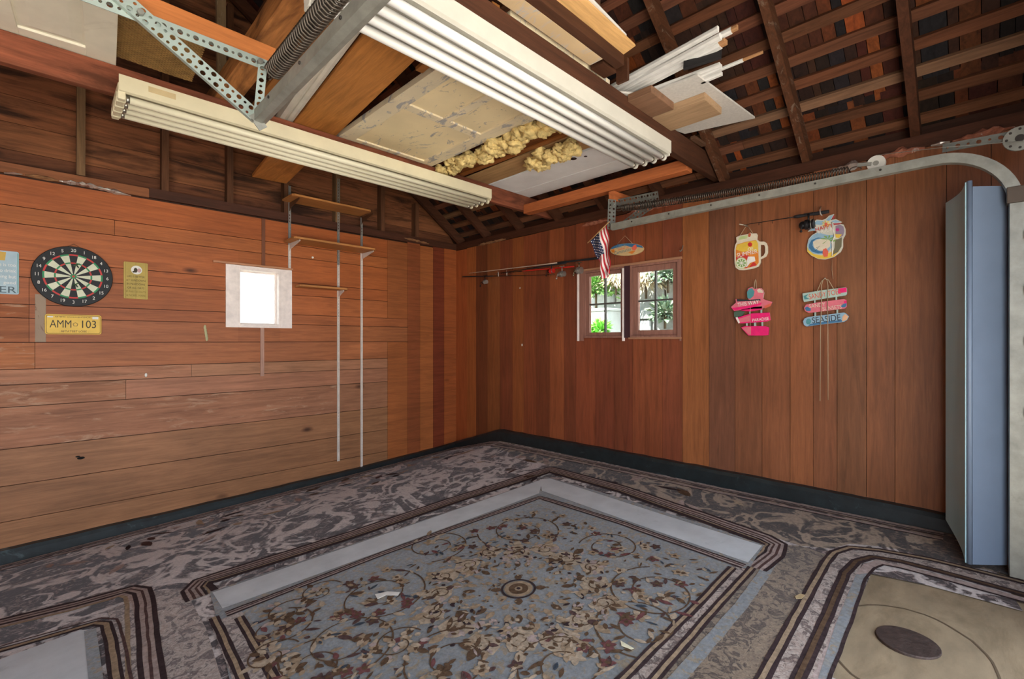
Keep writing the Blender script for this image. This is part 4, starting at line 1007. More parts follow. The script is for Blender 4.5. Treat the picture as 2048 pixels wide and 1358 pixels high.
# tall blue steel door standing ajar
zb_ = CZ-1.135
pk = [V((3.70, .135, 0)), V((3.36, .052, 0)), V((3.335, .035, 0)), V((3.36, .02, 0)), V((3.575, -.175, 0))]
pc_ = [V((3.70, .155, 0)), V((3.325, .062, 0)), V((3.305, .035, 0))]
blue = plain('blue_steel', '#77869a', .38, var=.07, scale=5, dirt='#4d5058', dirt_at=(.74, .76), spec=.5)
teal = plain('blue_steel_edge', '#abd3df', .42, var=.12, scale=5, stretch=(1, 1, .2), spec=.5)  # same paint, lightened in colour to offset the dimmer light on this side
T = thing('blue_door', 'tall dull blue steel door with a folded edge, standing ajar on the right behind the track', 'door', (3.45, .0, zb_))
def wallpanel(path, z0s, z1s, th):
    b = BM(); n = len(path); s = []
    for i, p in enumerate(path):
        d = (path[min(i+1, n-1)]-path[max(i-1, 0)]).normalized(); s.append(V((-d.y, d.x, 0)))
    a = [[b.verts.new(V((p.x, p.y, z))) for p, z in zip(path, zz)] for zz in (z0s, z1s)]
    c = [[b.verts.new(V((p.x, p.y, z))-q*th) for p, z, q in zip(path, zz, s)] for zz in (z0s, z1s)]
    for i in range(n-1):
        b.faces.new((a[0][i], a[0][i+1], a[1][i+1], a[1][i])); b.faces.new((c[0][i+1], c[0][i], c[1][i], c[1][i+1]))
        b.faces.new((a[1][i], a[1][i+1], c[1][i+1], c[1][i])); b.faces.new((a[0][i+1], a[0][i], c[0][i], c[0][i+1]))
    for i in (0, n-1): b.faces.new((a[0][i], a[1][i], c[1][i], c[0][i]))
    return b
def curved(p, q, bow, n=8): 
    d = q-p; s = V((-d.y, d.x, 0)).normalized(); return [p.lerp(q, i/n)+s*bow*math.sin(math.pi*i/n) for i in range(n+1)]
left = curved(V((3.70, .128, 0)), V((3.335, .040, 0)), .02)
obj('edge_panel', wallpanel(left, [zb_+.10*(1-i/8)**2+.0 for i in range(9)], [CZ+.80+.012*i/8 for i in range(9)], .012), teal, T)['label'] = 'blue folded edge facing the room'
right = curved(V((3.342, .032, 0)), V((3.60, -.21, 0)), -.012)
obj('face_panel', wallpanel(right, [zb_]*9, [CZ+.785+.0*i for i in range(9)], .012), blue, T)
b = BM(); tube(b, [(3.333, .036, zb_), (3.333, .036, CZ+.815)], .011, 10); obj('rolled_edge', b, blue, T)
b = BM(); 
lp = [onX(1893, 428, 3.55), onX(1902, 416, 3.50)]
e0 = left[3]; 
n_l = V((left[4]-left[2]).cross(V((0, 0, 1)))).normalized()
if n_l.y > 0 and n_l.x > 0: n_l = -n_l
def onleft(t, z): return left[0].lerp(left[-1], t)+V((0, 0, 0))+V((-.0, 0, z))
u_ = (left[-1]-left[0]).normalized(); nn = V((u_.y, -u_.x, 0)); nn = nn if nn.dot(V((-1, -1, 0))) > 0 else -nn
cpt = left[4]+nn*.004
poly(b, [cpt+u_*a+V((0, 0, CZ+z)) for a, z in ((-.05, .60), (.06, .60), (.055, .665), (.0, .675), (-.04, .635))])
obj('torn_sticker', b, plain('torn_sticker', '#b9aa96', .8), T, normals=False)['label'] = 'torn tan sticker'
# ============================================================ THINGS ON THE LEFT WALL
XD, ZD, ND = V((1, 0, 0)), V((0, 0, 1)), V((0, -1, 0))
def lw(u, v, off): return onL(u, v, off)
BLK = plain('board_black', '#17181a', .6); IVO = plain('board_ivory', '#d9dcc0', .7); REDP = plain('board_red', '#c23a35', .6); GRN = plain('board_green', '#2f8a58', .6); WHT = plain('print_white', '#e6e4da', .6)
c = onL(147, 553, .03); R = .2295
T = thing('dartboard', 'round black dartboard with green and red rings on the left wall', 'dartboard', c-ZD*R)
b = BM(); sweep(b, [c+V((0, .03, 0)), c+V((0, .004, 0)), c], circ(R, 64), up=(0, 0, 1), mi=0, scale=[1, 1, .985]); obj('board', b, BLK, T)
b = BM(); rings = [(.0, .008, 'bull'), (.008, .018, 'bull2'), (.018, .097, 'seg'), (.097, .107, 'mul'), (.107, .158, 'seg'), (.158, .169, 'mul')]
def pd(r, a): return c+ND*.0012+XD*(r*math.sin(a))+ZD*(r*math.cos(a))
for r0, r1, kind in rings:
    for k in range(20):
        a0, a1 = (k-.5)*math.pi/10, (k+.5)*math.pi/10
        mi = {'bull': 2, 'bull2': 3, 'seg': 0 if k % 2 == 0 else 1, 'mul': 2 if k % 2 == 0 else 3}[kind]
        inner = [pd(r0, a0+(a1-a0)*j/4) for j in range(5)] if r0 > 0 else [pd(0, 0)]
        outer_ = [pd(r1, a0+(a1-a0)*j/4) for j in range(5)]
        if r0 > 0:
            for j in range(4): poly(b, [inner[j], inner[j+1], outer_[j+1], outer_[j]], mi)
        else:
            for j in range(4): poly(b, [inner[0], outer_[j+1], outer_[j]], mi)
for k, s in enumerate('20 1 18 4 13 6 10 15 2 17 3 19 7 16 8 11 14 9 12 5'.split()):
    a = k*math.pi/10; text(b, s, .034, c+ND*.0015+XD*(.197*math.sin(a))+ZD*(.197*math.cos(a)), XD, ZD, 4, sx=.9)
obj('scoring_face', b, [BLK, IVO, REDP, GRN, WHT], T, normals=False)
b = BM(); q = onL(148, 488, .005); tube(b, [c+V((-.045, .01, R-.012)), q, c+V((.05, .01, R-.012))], .0025, 6); obj('hanging_wire', b, plain('brown_wire', '#6d4a33', .7), T)
for (u, v, where) in ((158, 537, 'stuck in the upper half of the dartboard'), (156, 575, 'stuck in the lower half of the dartboard')):
    p = onL(u, v, .032); T = thing('dart', 'small dark green dart '+where, 'dart', p, 'darts in the board')
    d = V((-.15, -1, .1)).normalized(); b = BM(); tube(b, [p, p+d*.03], .0012, 5); tube(b, [p+d*.03, p+d*.085], .0045, 8); tube(b, [p+d*.085, p+d*.12], .0018, 5); obj('barrel', b, plain('dart_dark', '#2c3a2c', .4, .5), T)
    b = BM()
    for k in range(4):
        s = (XD*math.cos(k*1.571+.6)+ZD*math.sin(k*1.571+.6)); a = p+d*.10
        prism(b, [a, a+s*.02+d*.012, a+s*.02+d*.035, a+d*.04], s.cross(d)*.0006)
    obj('flight', b, plain('dart_flight', '#3f7a48', .6), T)
# licence plate
def wpanel(bm, wall, pts, off, th, mi=0, side=None):
    fn = onL if wall == 'L' else onR
    n = V((0, 1, 0)) if wall == 'L' else V((1, 0, 0))
    prism(bm, [fn(u, v, off+th) for u, v in pts], n*th, mi, side)
def rounded(x0, x1, z0, z1, r, n=4):
    out = []
    for (cx_, cz_, a0) in ((x1-r, z1-r, 0), (x0+r, z1-r, 90), (x0+r, z0+r, 180), (x1-r, z0+r, 270)):
        for i in range(n+1):
            a = math.radians(a0+90*i/n); out.append((cx_+r*math.cos(a), cz_+r*math.sin(a)))
    return out
def plate(c, w, h, r, y0, y1, mat, T, name):
    b = BM(); prism(b, [V((c.x+a, y0, c.z+z)) for a, z in rounded(-w/2, w/2, -h/2, h/2, r)], (0, y1-y0, 0)); return obj(name, b, mat, T, bevel=.0012)
c = onL(148, 649, .012); yf = c.y
T = thing('licence_plate', 'yellow licence plate reading AMM 103 under the dartboard', 'licence plate', c-ZD*.077)
plate(c, .318, .152, .016, yf, yf+.003, plain('plate_yellow', '#e3b93f', .45, dirt='#a87d2a', dirt_at=(.62, .8)), T, 'plate')
b = BM(); inner = rounded(-.153, .153, -.070, .070, .012); o2 = rounded(-.149, .149, -.066, .066, .010)
for i in range(len(inner)):
    j = (i+1) % len(inner); poly(b, [V((c.x+inner[i][0], yf-.001, c.z+inner[i][1])), V((c.x+inner[j][0], yf-.001, c.z+inner[j][1])), V((c.x+o2[j][0], yf-.001, c.z+o2[j][1])), V((c.x+o2[i][0], yf-.001, c.z+o2[i][1]))], 1)
ink = plain('plate_ink', '#3a3222', .6); ink2 = plain('plate_ink_faded', '#9c7a2c', .6)
def tl(s, size, dx, dz, mi=0, sx=1.0, al='CENTER'): text(b, s, size, c+V((dx, -.0012, dz)), XD, ZD, mi, align=al, sx=sx)
tl('AMM', .083, -.072, 0, 0, .66); tl('103', .083, .082, 0, 0, .80)
for k in range(5):
    p = [V((c.x+.008+r*math.sin(a), yf-.0012, c.z+r*math.cos(a))) for r, a in ((.016, k*1.2566), (.016, (k+1)*1.2566), (.0125, (k+1)*1.2566), (.0125, k*1.2566))]; poly(b, p, 0)
tl('ARTEMO CINCEXCENTENCIA', .015, -.005, .056, 0); tl('. AFTATEBT LOBE .', .020, 0, -.054, 0)
obj('lettering', b, [ink, ink2], T, normals=False)
b = BM(); box(b, c.x+.105, c.x+.14, yf-.0018, yf-.001, c.z+.044, c.z+.062); obj('registration_sticker', b, WHT, T)
b = BM(); box(b, c.x-.145, c.x-.115, yf-.0018, yf-.001, c.z+.05, c.z+.06); obj('registration_sticker', b, WHT, T)
# yellow tin sign
c = V(((onL(247, 560).x+onL(295.5, 560).x)/2, A-.008, onL(271, 561.5).z)); w_ = onL(295.5, 560).x-onL(247, 560).x; h_ = onL(271, 525).z-onL(271, 598).z; yf = c.y
T = thing('tin_sign', 'small yellow tin sign with a round emblem right of the dartboard', 'tin sign', c-ZD*h_/2, 'tin signs on the left wall')
plate(c, w_, h_, .008, yf, yf+.004, plain('tin_yellow', '#b9a050', .6, dirt='#8d7433', dirt_at=(.58, .75)), T, 'plate')
b = BM(); disc(b, c+V((.004, -.0006, .088)), .036, (0, -1, 0), .0006, 24, mi=0)
sc_ = h_/.285
for dx, dz, rx, mi, e in ((-.006, .086, .013, 1, 1.7), (-.018, .072, .010, 1, .8), (.017, .086, .014, 2, 1.3)): sphere(b, c+V((dx+.004, -.001, dz)), rx, mi, 1, .05, e)
for k, s in enumerate(('LIFE IS BETTER', 'AT SUNDOWN', 'IN PAWDOWS', 'OR ALL DAYS', 'IF PARTSCOATS', 'A NOBEL MARE')): text(b, s, .022, c+V((0, -.0012, .032-.031*k)), XD, ZD, 1 if k < 4 else 3, sx=.82)
for dx in (-.065, .0, .065): box(b, c.x+dx-.0008, c.x+dx+.0008, yf-.0009, yf-.0004, c.z-h_/2, c.z+h_/2, 3)
obj('print', b, [WHT, plain('tin_ink', '#40361f', .6), plain('tin_pink', '#c9a2a0', .6), plain('tin_faded', '#7f6b2f', .6)], T, normals=False)
# blue tin sign cut by the picture's edge
xr_ = onL(38, 540).x; c = V((xr_-.13, A-.008, onL(10, 545).z)); h_ = onL(20, 502).z-onL(20, 588).z; w_ = .26; yf = c.y
T = thing('tin_sign', 'pale blue tin sign ending in ER at the left edge of the picture', 'tin sign', c-ZD*h_/2, 'tin signs on the left wall')
plate(c, w_, h_, .012, yf, yf+.004, plain('tin_blue', '#a9c0c9', .55, dirt='#7f9aa3', dirt_at=(.6, .8)), T, 'plate')
b = BM()
for k, s in enumerate(('life is too', 'short to drink', 'anything but')): text(b, s, .034, c+V((.115, -.0012, .055-.042*k)), XD, ZD, 0, 'RIGHT', sx=.8)
text(b, 'good', .03, c+V((.115, -.0012, -.072)), XD, ZD, 0, 'RIGHT'); text(b, 'BEER', .066, c+V((.118, -.0012, -.125)), XD, ZD, 1, 'RIGHT', sx=1.2)
prism(b, [c+V((.045+x, -.0012, .115+z)) for x, z in ((-.016, -.03), (.016, -.03), (.022, .03), (-.022, .03))], (0, .0006, 0), 2)
box(b, c.x-.06, c.x+.045, yf-.0013, yf-.0006, c.z+.145, c.z+.150, 3)
box(b, c.x+.122, c.x+.127, yf-.0012, yf-.0004, c.z-h_/2+.012, c.z+h_/2-.012, 4)
obj('print', b, [WHT, plain('tin_ink2', '#4f6066', .6), plain('tin_gold', '#d0a94e', .6), plain('tin_peach', '#e3b9a6', .6), plain('tin_teal', '#6fa79d', .6)], T, normals=False)

# shelf standards, shelves and brackets
steel = plain('standard_grey', '#9a9a94', .4, metal=.5, var=.15); stw = plain('standard_white', '#d9cfc4', .5)
def standard(u, v0, v1, mat, label, vsplit=None):
    p, q = onL(u, v0), onL(u, v1); x = p.x; b = BM()
    for (z0, z1, mi) in ([(q.z, p.z, 0)] if vsplit is None else [(onL(u, vsplit).z, p.z, 0), (q.z, onL(u, vsplit).z, 1)]):
        box(b, x-.012, x-.004, A-.014, A, z0, z1, mi); box(b, x+.004, x+.012, A-.014, A, z0, z1, mi); box(b, x-.004, x+.004, A-.005, A, z0, z1, mi)
        z = z0+.02
        while z < z1-.02: box(b, x-.004, x+.004, A-.0135, A-.005, z, z+.012, mi); z += .032
    one('shelf_standard', b, [steel, stw], label, 'shelf standard', 'slotted shelf standards'); return x
xa = standard(578.5, 372, 541, steel, 'short slotted shelf standard just right of the little window', 490)
xb = standard(676, 358, 922, steel, 'long slotted shelf standard behind the middle of the shelves', 530)
xc_ = standard(722.5, 436, 936, steel, 'long white shelf standard reaching the floor at the right end of the shelves', 505)
def shelf(name, x0, x1, z, d, th, label, mat, bracks, angled=True):
    T = thing(name, label, 'shelf', ((x0+x1)/2, A-d/2, z), 'wall shelves on the left wall'); b = BM()
    prism(b, [(x0, A-.016, z), (x0+.0, A-d+.02, z), (x0+.02, A-d, z), (x1-.02, A-d, z), (x1, A-d+.02, z), (x1, A-.016, z)], (0, 0, th)); obj('board', b, mat, T, bevel=.003)
    for x, m in bracks:
        b = BM(); prism(b, [(x-.004, A-.012, z-.002), (x-.004, A-d+.02, z-.002), (x-.004, A-d+.02, z-.016), (x-.004, A-.035, z-.06), (x-.004, A-.012, z-.085)], (.008, 0, 0)); obj('bracket', b, m, T, bevel=.001)
sw = wood('shelf_board', '#bd8048', 'X', .25, .55)
shelf('wall_shelf', 1.675, 2.50, CZ+1.395, .29, .02, 'upper brown shelf in front of the dark gable studs', sw, [(xa, wood('br_brown', '#5b3a26', 'Y')), (xc_, wood('br_brown', '#5b3a26', 'Y'))])
shelf('wall_shelf', 1.69, 2.55, CZ+.985, .30, .02, 'middle brown shelf on white brackets above the little window', sw, [(xa, stw), (xc_, stw)])
shelf('wall_shelf', 1.80, 2.30, CZ+.545, .16, .02, 'lowest narrow shelf beside the little window', sw, [(xb, stw)])
# battens, patches and marks on the wall
def strip(name, u0, u1, v0, v1, mat, label, cat, th=.008):
    p, q = onL(u0, v0), onL(u1, v1); b = BM(); box(b, p.x, q.x, A-th, A, q.z, p.z); one(name, b, mat, label, cat, bevel=.001)
strip('wall_batten', 523, 530, 437, 531, wood('batten_dull', '#7a4c36', 'Z', .3), 'dull upright batten above the little window', 'batten')
strip('wall_batten', 520.5, 528, 654, 752, wood('batten_pale', '#b08a78', 'Z', .3), 'pale upright batten hanging below the little window', 'batten')
strip('wall_patch', 70, 92, 588, 684, peeling('patch', '#a08a74', '#7a5a48', '#b8aa98', 6), 'worn whitish upright patch of board beside the licence plate', 'board', .004)
b = BM()
for i in range(5): sphere(b, onL(410+1.5*i*.6, 655+5.5*i, .004), .016, sx=.7, sy=.25, sz=1.5)
one('paint_blob', b, plain('blob', '#b8b386', .6), 'pale yellowish streak of dried filler below the little window', 'filler')
c = onL(162, 916, .001); b = BM(); sphere(b, c, .018, sx=1.3, sy=.1, sz=.6); sphere(b, c+V((-.018, 0, .014)), .012, sx=1.2, sy=.1, sz=.5)
one('knot_hole', b, plain('knot', '#17120e', .9), 'dark knot hole low on the left wall', 'knot hole')
c = onL(625, 515, .0); b = BM(); disc(b, c, .011, (0, -1, 0), .006, 14); one('round_button', b, WHT, 'small round white cap on the wall under the middle shelf', 'cap')
c = onL(292, 750, .004); b = BM(); sphere(b, c, .014, sx=.7, sy=.3, sz=1.2); one('paint_spot', b, WHT, 'small white paint spot low on the planks left of the window', 'paint spot')
# foil and wool poking out above the boards
def crumple(name, pts, wall, hgt, mat, label, seed, prot=.04, zoff=0.0):
    random.seed(seed); b = BM(); P = [(onL if wall == 'L' else onR)(u, v, .012) for u, v in pts]; P = subdiv(P, .02); n = V((0, -1, 0)) if wall == 'L' else V((-1, 0, 0)); rows = []
    for i, p in enumerate(P):
        k = min(1, i/4, (len(P)-1-i)/4); h = hgt*(.35+.65*random.random())*(.2+.8*k)
        rows.append([b.verts.new(p+V((0, 0, zoff+h*(t-.4)))+n*(prot*math.sin(math.pi*t)*random.uniform(.3, 1.2)*(.3+.7*k))) for t in (0, .25, .5, .75, 1)])
    fs = [b.faces.new((rows[i][k], rows[i+1][k], rows[i+1][k+1], rows[i][k+1])) for i in range(len(rows)-1) for k in range(4)]
    setf(b, fs, 0); o = one(name, b, mat, label, 'insulation', 'scraps of insulation over the boards', normals=False); solid(o, .002); return o
foil = plain('foil', '#cfc8bf', .35, metal=.6, var=.2, scale=30, dirt='#8a5a44', dirt_at=(.55, .65)); pinkw = plain('paper_pink', '#a86a52', .8, var=.35, scale=25, dirt='#d8cfc6', dirt_at=(.58, .66)); tanw = plain('paper_tan', '#9a6f4a', .85, var=.3, scale=25)
crumple('foil_scrap', [(118, 362), (180, 372), (262, 392)], 'L', .045, foil, 'crumpled silver foil strip over the top plank of the left wall', 1)
crumple('foil_scrap', [(8, 346), (45, 349)], 'L', .03, foil, 'short crumpled foil scrap at the far left over the top plank', 2)
crumple('paper_scrap', [(50, 350), (118, 362)], 'L', .045, tanw, 'torn tan insulation paper over the top plank of the left wall', 3)
crumple('paper_scrap', [(808, 476), (858, 488)], 'L', .03, tanw, 'torn tan paper edge over the upright boards near the corner', 4)
crumple('paper_scrap', [(957, 491), (1012, 478)], 'R', .035, tanw, 'torn tan paper over the boards above the fishing rods', 5)
crumple('paper_scrap', [(1165, 452), (1215, 440)], 'R', .05, pinkw, 'torn pinkish paper behind the top of the flag', 6)
crumple('paper_scrap', [(1255, 428), (1360, 403)], 'R', .06, pinkw, 'torn pinkish paper under the stretched spring above the windows', 7)
crumple('paper_scrap', [(1660, 343), (1740, 325)], 'R', .07, foil, 'white and pink torn paper left of the pulley', 8)
crumple('paper_scrap', [(1748, 318), (1850, 296)], 'R', .07, pinkw, 'reddish torn insulation paper right of the pulley', 9)
crumple('foil_scrap', [(1862, 292), (1900, 284)], 'R', .05, foil, 'crumpled white foil scrap over the boards at the upper right', 10)
crumple('paper_scrap', [(1905, 283), (2030, 254)], 'R', .06, pinkw, 'reddish torn paper running to the upper right edge', 11)
# ============================================================ THINGS ON THE RIGHT WALL
YD = V((0, -1, 0)); NR = V((-1, 0, 0))
def S(bm, pts, off, th, mi=0, side=None): wpanel(bm, 'R', pts, off, th, mi, side)
def ell(u, v, a, b_, rot=0, n=18, t0=0, t1=360):
    out = []; r = math.radians(rot)
    for i in range(n if t1-t0 >= 360 else n+1):
        t = math.radians(t0+(t1-t0)*i/n); x, y = a*math.cos(t), b_*math.sin(t); out.append((u+x*math.cos(r)-y*math.sin(r), v+x*math.sin(r)+y*math.cos(r)))
    return out
def pen(bm, pts, off, r, mi=0): tube(bm, [onR(u, v, off) for u, v in pts], r, 6, mi)
def tR(bm, s, u, v, off, size, mi=0, tilt=0.0, sx=1.0):
    t = math.radians(tilt); xd = YD*math.cos(t)+ZD*math.sin(t); yd = ZD*math.cos(t)-YD*math.sin(t)
    text(bm, s, size, onR(u, v, off), xd, yd, mi, sx=sx)
def P(name, col, rough=.5): return plain('paint_'+name, col, rough, var=.1, scale=25)
cream = P('cream', '#d8cdb4'); pinkh = P('hot_pink', '#e8206f'); pinkp = P('pale_pink', '#d9707d'); tealp = P('teal', '#4f8f92'); blueP = P('sky_blue', '#8fb0c2'); deep = P('deep_blue', '#3f7196')
grnp = P('leaf_green', '#7ea35c'); lime = P('lime', '#b9c98a'); orng = P('orange', '#d9822f'); yel = P('yellow', '#e0bb45'); redp = P('red', '#c9362f'); wht = P('white', '#e9e4da'); darkp = P('dark', '#33343a'); coral = P('coral', '#dd6650'); purp = P('lilac', '#8d7f90'); mint = P('mint', '#a9bfb2'); peach = P('peach', '#e0ae85'); magen = P('magenta', '#b8347a')
twine = plain('twine', '#b6a283', .9)
def sign(name, label, cat, u, v): return thing(name, label, cat, onR(u, v, .02), 'hanging beach signs')
def layers(T, parts):
    for (nm, fn, mats) in parts:
        b = BM(); fn(b); obj(nm, b, mats, T, normals=False)
# --- mug sign
T = sign('mug_sign', 'jar-shaped sign with SUMMER lettering and a lime slice, upper left of the four beach signs', 'sign', 1500, 541)
body = [(1469, 488), (1470, 477), (1473, 470), (1472, 462), (1476, 458), (1484, 471), (1514, 466), (1512, 472), (1518, 481), (1521, 500), (1522, 520), (1517, 534), (1506, 539), (1485, 541), (1476, 539), (1470, 532), (1469, 510)]
body = [(1468.5, 500), (1470, 490), (1473.5, 484), (1472, 475), (1475, 473), (1480, 471), (1496, 468), (1500, 465), (1504, 467), (1513, 466.5), (1515, 470), (1514, 479), (1519, 483), (1521, 490), (1521.5, 525), (1517, 533), (1507, 537), (1487, 540.5), (1478, 540), (1471, 535), (1469, 526)]
b = BM(); S(b, body, .006, .012); obj('board', b, cream, T, bevel=.001)
b = BM(); hp = [(1519, 483), (1528, 483), (1533, 486), (1535.5, 493), (1535.5, 506), (1532, 513), (1521, 519)]
hi_ = [(1521, 514.5), (1527, 511), (1530, 505), (1530, 494), (1528, 489.5), (1520, 489.5)]
S(b, hp+hi_, .006, .012); obj('handle', b, cream, T, bevel=.001)
f = .0185
b = BM()
S(b, [(1471.5, 497), (1474, 489), (1490, 484), (1512, 480), (1516, 487), (1517.5, 525), (1513, 531), (1490, 537), (1478, 536.5), (1472, 531)], f, .0006, 0)
S(b, [(1471.5, 499), (1474, 490), (1490, 485), (1512, 481), (1516, 487), (1516.3, 503), (1500, 501), (1486, 504)], f+.0006, .0004, 1)
S(b, [(1471.8, 515), (1484, 508), (1500, 512), (1503, 520), (1494, 536), (1478, 536.5), (1472, 531)], f+.0006, .0004, 2)
S(b, [(1500, 532), (1506, 524), (1511, 526), (1513, 531), (1498, 535)], f+.001, .0004, 2); S(b, [(1496, 513), (1509, 513), (1511, 522), (1500, 526), (1494, 534), (1490, 534)], f+.001, .0004, 3)
S(b, ell(1500, 489, 4.5, 4.5), f+.001, .0004, 2)
S(b, [(1476, 480), (1480, 473), (1496, 470), (1494, 477)], f+.0004, .0004, 5); S(b, ell(1499, 470, 2.6, 4.2, 15), f+.001, .0004, 4)
tR(b, 'OF', 1501, 498, f+.0022, .032, 3, 4); tR(b, 'SUMMER', 1494, 507, f+.0022, .046, 3, 6, .86)
obj('print', b, [orng, yel, redp, wht, P('brick', '#b95a3a'), lime], T, normals=False)
b = BM(); S(b, ell(1483, 526, 11.5, 11.5), f+.001, .0006, 0); S(b, ell(1483, 526, 9.8, 9.8), f+.0016, .0004, 1)
for k in range(8):
    a = k*math.pi/4; S(b, [(1483+8.6*math.cos(a+s_), 526+8.6*math.sin(a+s_)) if s_ is not None else (1483+1.5*math.cos(a), 526+1.5*math.sin(a)) for s_ in (None, -.3, 0, .3)], f+.002, .0003, 2)
obj('lime_slice', b, [lime, wht, grnp], T, normals=False)
b = BM(); pen(b, [(1480, 471), (1492, 452.5)], .016, .0018); pen(b, [(1506, 467), (1496, 452.5)], .016, .0018); obj('cord', b, twine, T)
b = BM(); tube(b, [onR(1479, 448.5, .09), onR(1488, 450, .05), onR(1495, 452.5, .0)], .0045, 7)
one('wall_peg', b, plain('peg', '#c3b7a4', .5), 'pale wooden peg holding the jar-shaped sign', 'peg')
# --- round beach sign
T = sign('beach_sign', 'rounded flip-flop shaped beach sign with palm and flower, upper right of the four beach signs', 'sign', 1655, 519)
out_ = [(1614, 491), (1617, 478), (1624, 470), (1634, 464), (1629, 461), (1615, 463), (1622, 457), (1632, 453), (1627, 444), (1633, 439), (1645, 440), (1652, 437), (1658, 431), (1668, 428), (1664, 436), (1661, 440), (1672, 438), (1684, 444), (1678, 447), (1687, 449), (1691, 458), (1691, 469), (1686, 478), (1686, 494), (1681, 504), (1668, 514), (1650, 519), (1636, 518), (1622, 511), (1614, 503)]
b = BM(); S(b, out_, .006, .012); obj('board', b, P('pale_rim', '#c9c6b6'), T, bevel=.001)
b = BM(); f = .0185
S(b, [(1614.5, 494), (1618, 501), (1628, 508), (1643, 511), (1660, 505), (1668, 500), (1680, 500), (1668, 513), (1650, 518), (1636, 517), (1622, 510), (1614.5, 503)], f-.0003, .0003, 8)
S(b, [(1615, 490), (1618, 479), (1625, 471), (1636, 465), (1655, 470), (1666, 470), (1667, 480), (1664, 494), (1657, 503), (1642, 509), (1626, 507), (1617, 500)], f, .0005, 0)
S(b, [(1618, 489), (1623, 480), (1636, 475), (1645, 476), (1632, 478), (1626, 483), (1625, 491), (1630, 499), (1642, 503), (1655, 500), (1650, 506), (1636, 507), (1624, 503), (1618, 496)], f+.0006, .0004, 1)
S(b, [(1626, 484), (1634, 479), (1650, 477), (1660, 480), (1660, 493), (1650, 501), (1638, 501), (1628, 495)], f+.0008, .0003, 2)
for a in (-160, -120, -75, -35, 5, 140): S(b, [(1656, 479), (1656+13*math.cos(math.radians(a-10)), 480+9*math.sin(math.radians(a-10))), (1656+16*math.cos(math.radians(a)), 481+11*math.sin(math.radians(a))), (1656+9*math.cos(math.radians(a+14)), 481+9*math.sin(math.radians(a+14)))], f+.0012+.00015*(a % 7), .0003, 3)
pen(b, [(1632, 496), (1640, 492), (1634, 498), (1630, 501)], f+.0012, .0015, 4)
S(b, [(1646, 499), (1652, 496), (1657, 503), (1655, 513), (1648, 514), (1645, 507)], f+.0016, .0006, 5)
S(b, [(1670, 479), (1677, 478), (1684, 474), (1683, 493), (1676, 504), (1665, 510), (1669, 495)], f, .0005, 6)
S(b, [(1671, 452), (1680, 449), (1687, 453), (1689, 462), (1686, 472), (1676, 477), (1671, 468)], f+.0006, .0005, 7); S(b, [(1670, 468), (1684, 469), (1678, 476), (1672, 475)], f+.0012, .0003, 8); S(b, ell(1675, 459.5, 3.8, 3.2), f+.0012, .0003, 9)
for pts in ([(1628, 446), (1634, 441), (1645, 442), (1650, 446), (1642, 450), (1632, 449)], [(1652, 440), (1659, 433), (1667, 429), (1662, 438), (1658, 442)], [(1662, 442), (1672, 440), (1682, 444), (1670, 446)], [(1617, 462), (1625, 456), (1636, 457), (1630, 461)]): S(b, pts, f+.0004, .0004, 10)
S(b, [(1664, 437), (1668, 430), (1669, 434), (1666, 439)], f+.0006, .0003, 11); S(b, [(1666, 447), (1684, 446), (1678, 449), (1668, 450)], f+.0006, .0003, 11)
for k in range(7):
    a = k*.9; S(b, [(1652, 448), (1652+7*math.cos(a-.25), 448+6*math.sin(a-.25)), (1652+9*math.cos(a), 448+7*math.sin(a)), (1652+7*math.cos(a+.25), 448+6*math.sin(a+.25))], f+.0012+.0001*k, .0003, 12)
S(b, ell(1652, 448, 3.2, 3), f+.0024, .0004, 5)
tR(b, 'HAPPY', 1648, 455.5, f+.0026, .042, 13, 8, .85); tR(b, 'HOUR', 1651, 461, f+.0026, .034, 14, 6, .9)
pen(b, [(1664, 444), (1667, 463), (1668, 475), (1664, 484), (1665, 500), (1664, 512)], f+.003, .0035, 14); pen(b, [(1664, 483), (1660, 487)], f+.003, .003, 14)
obj('print', b, [blueP, deep, cream, grnp, P('ink', '#2c4a44'), coral, P('olive_grey', '#6f6a52'), purp, yel, magen, blueP, P('crimson', '#a8323f'), P('flower', '#dfc65f'), redp, wht], T, normals=False)
b = BM(); pen(b, [(1664, 519), (1664, 540), (1666, 558)], .012, .0012); obj('cord', b, twine, T)
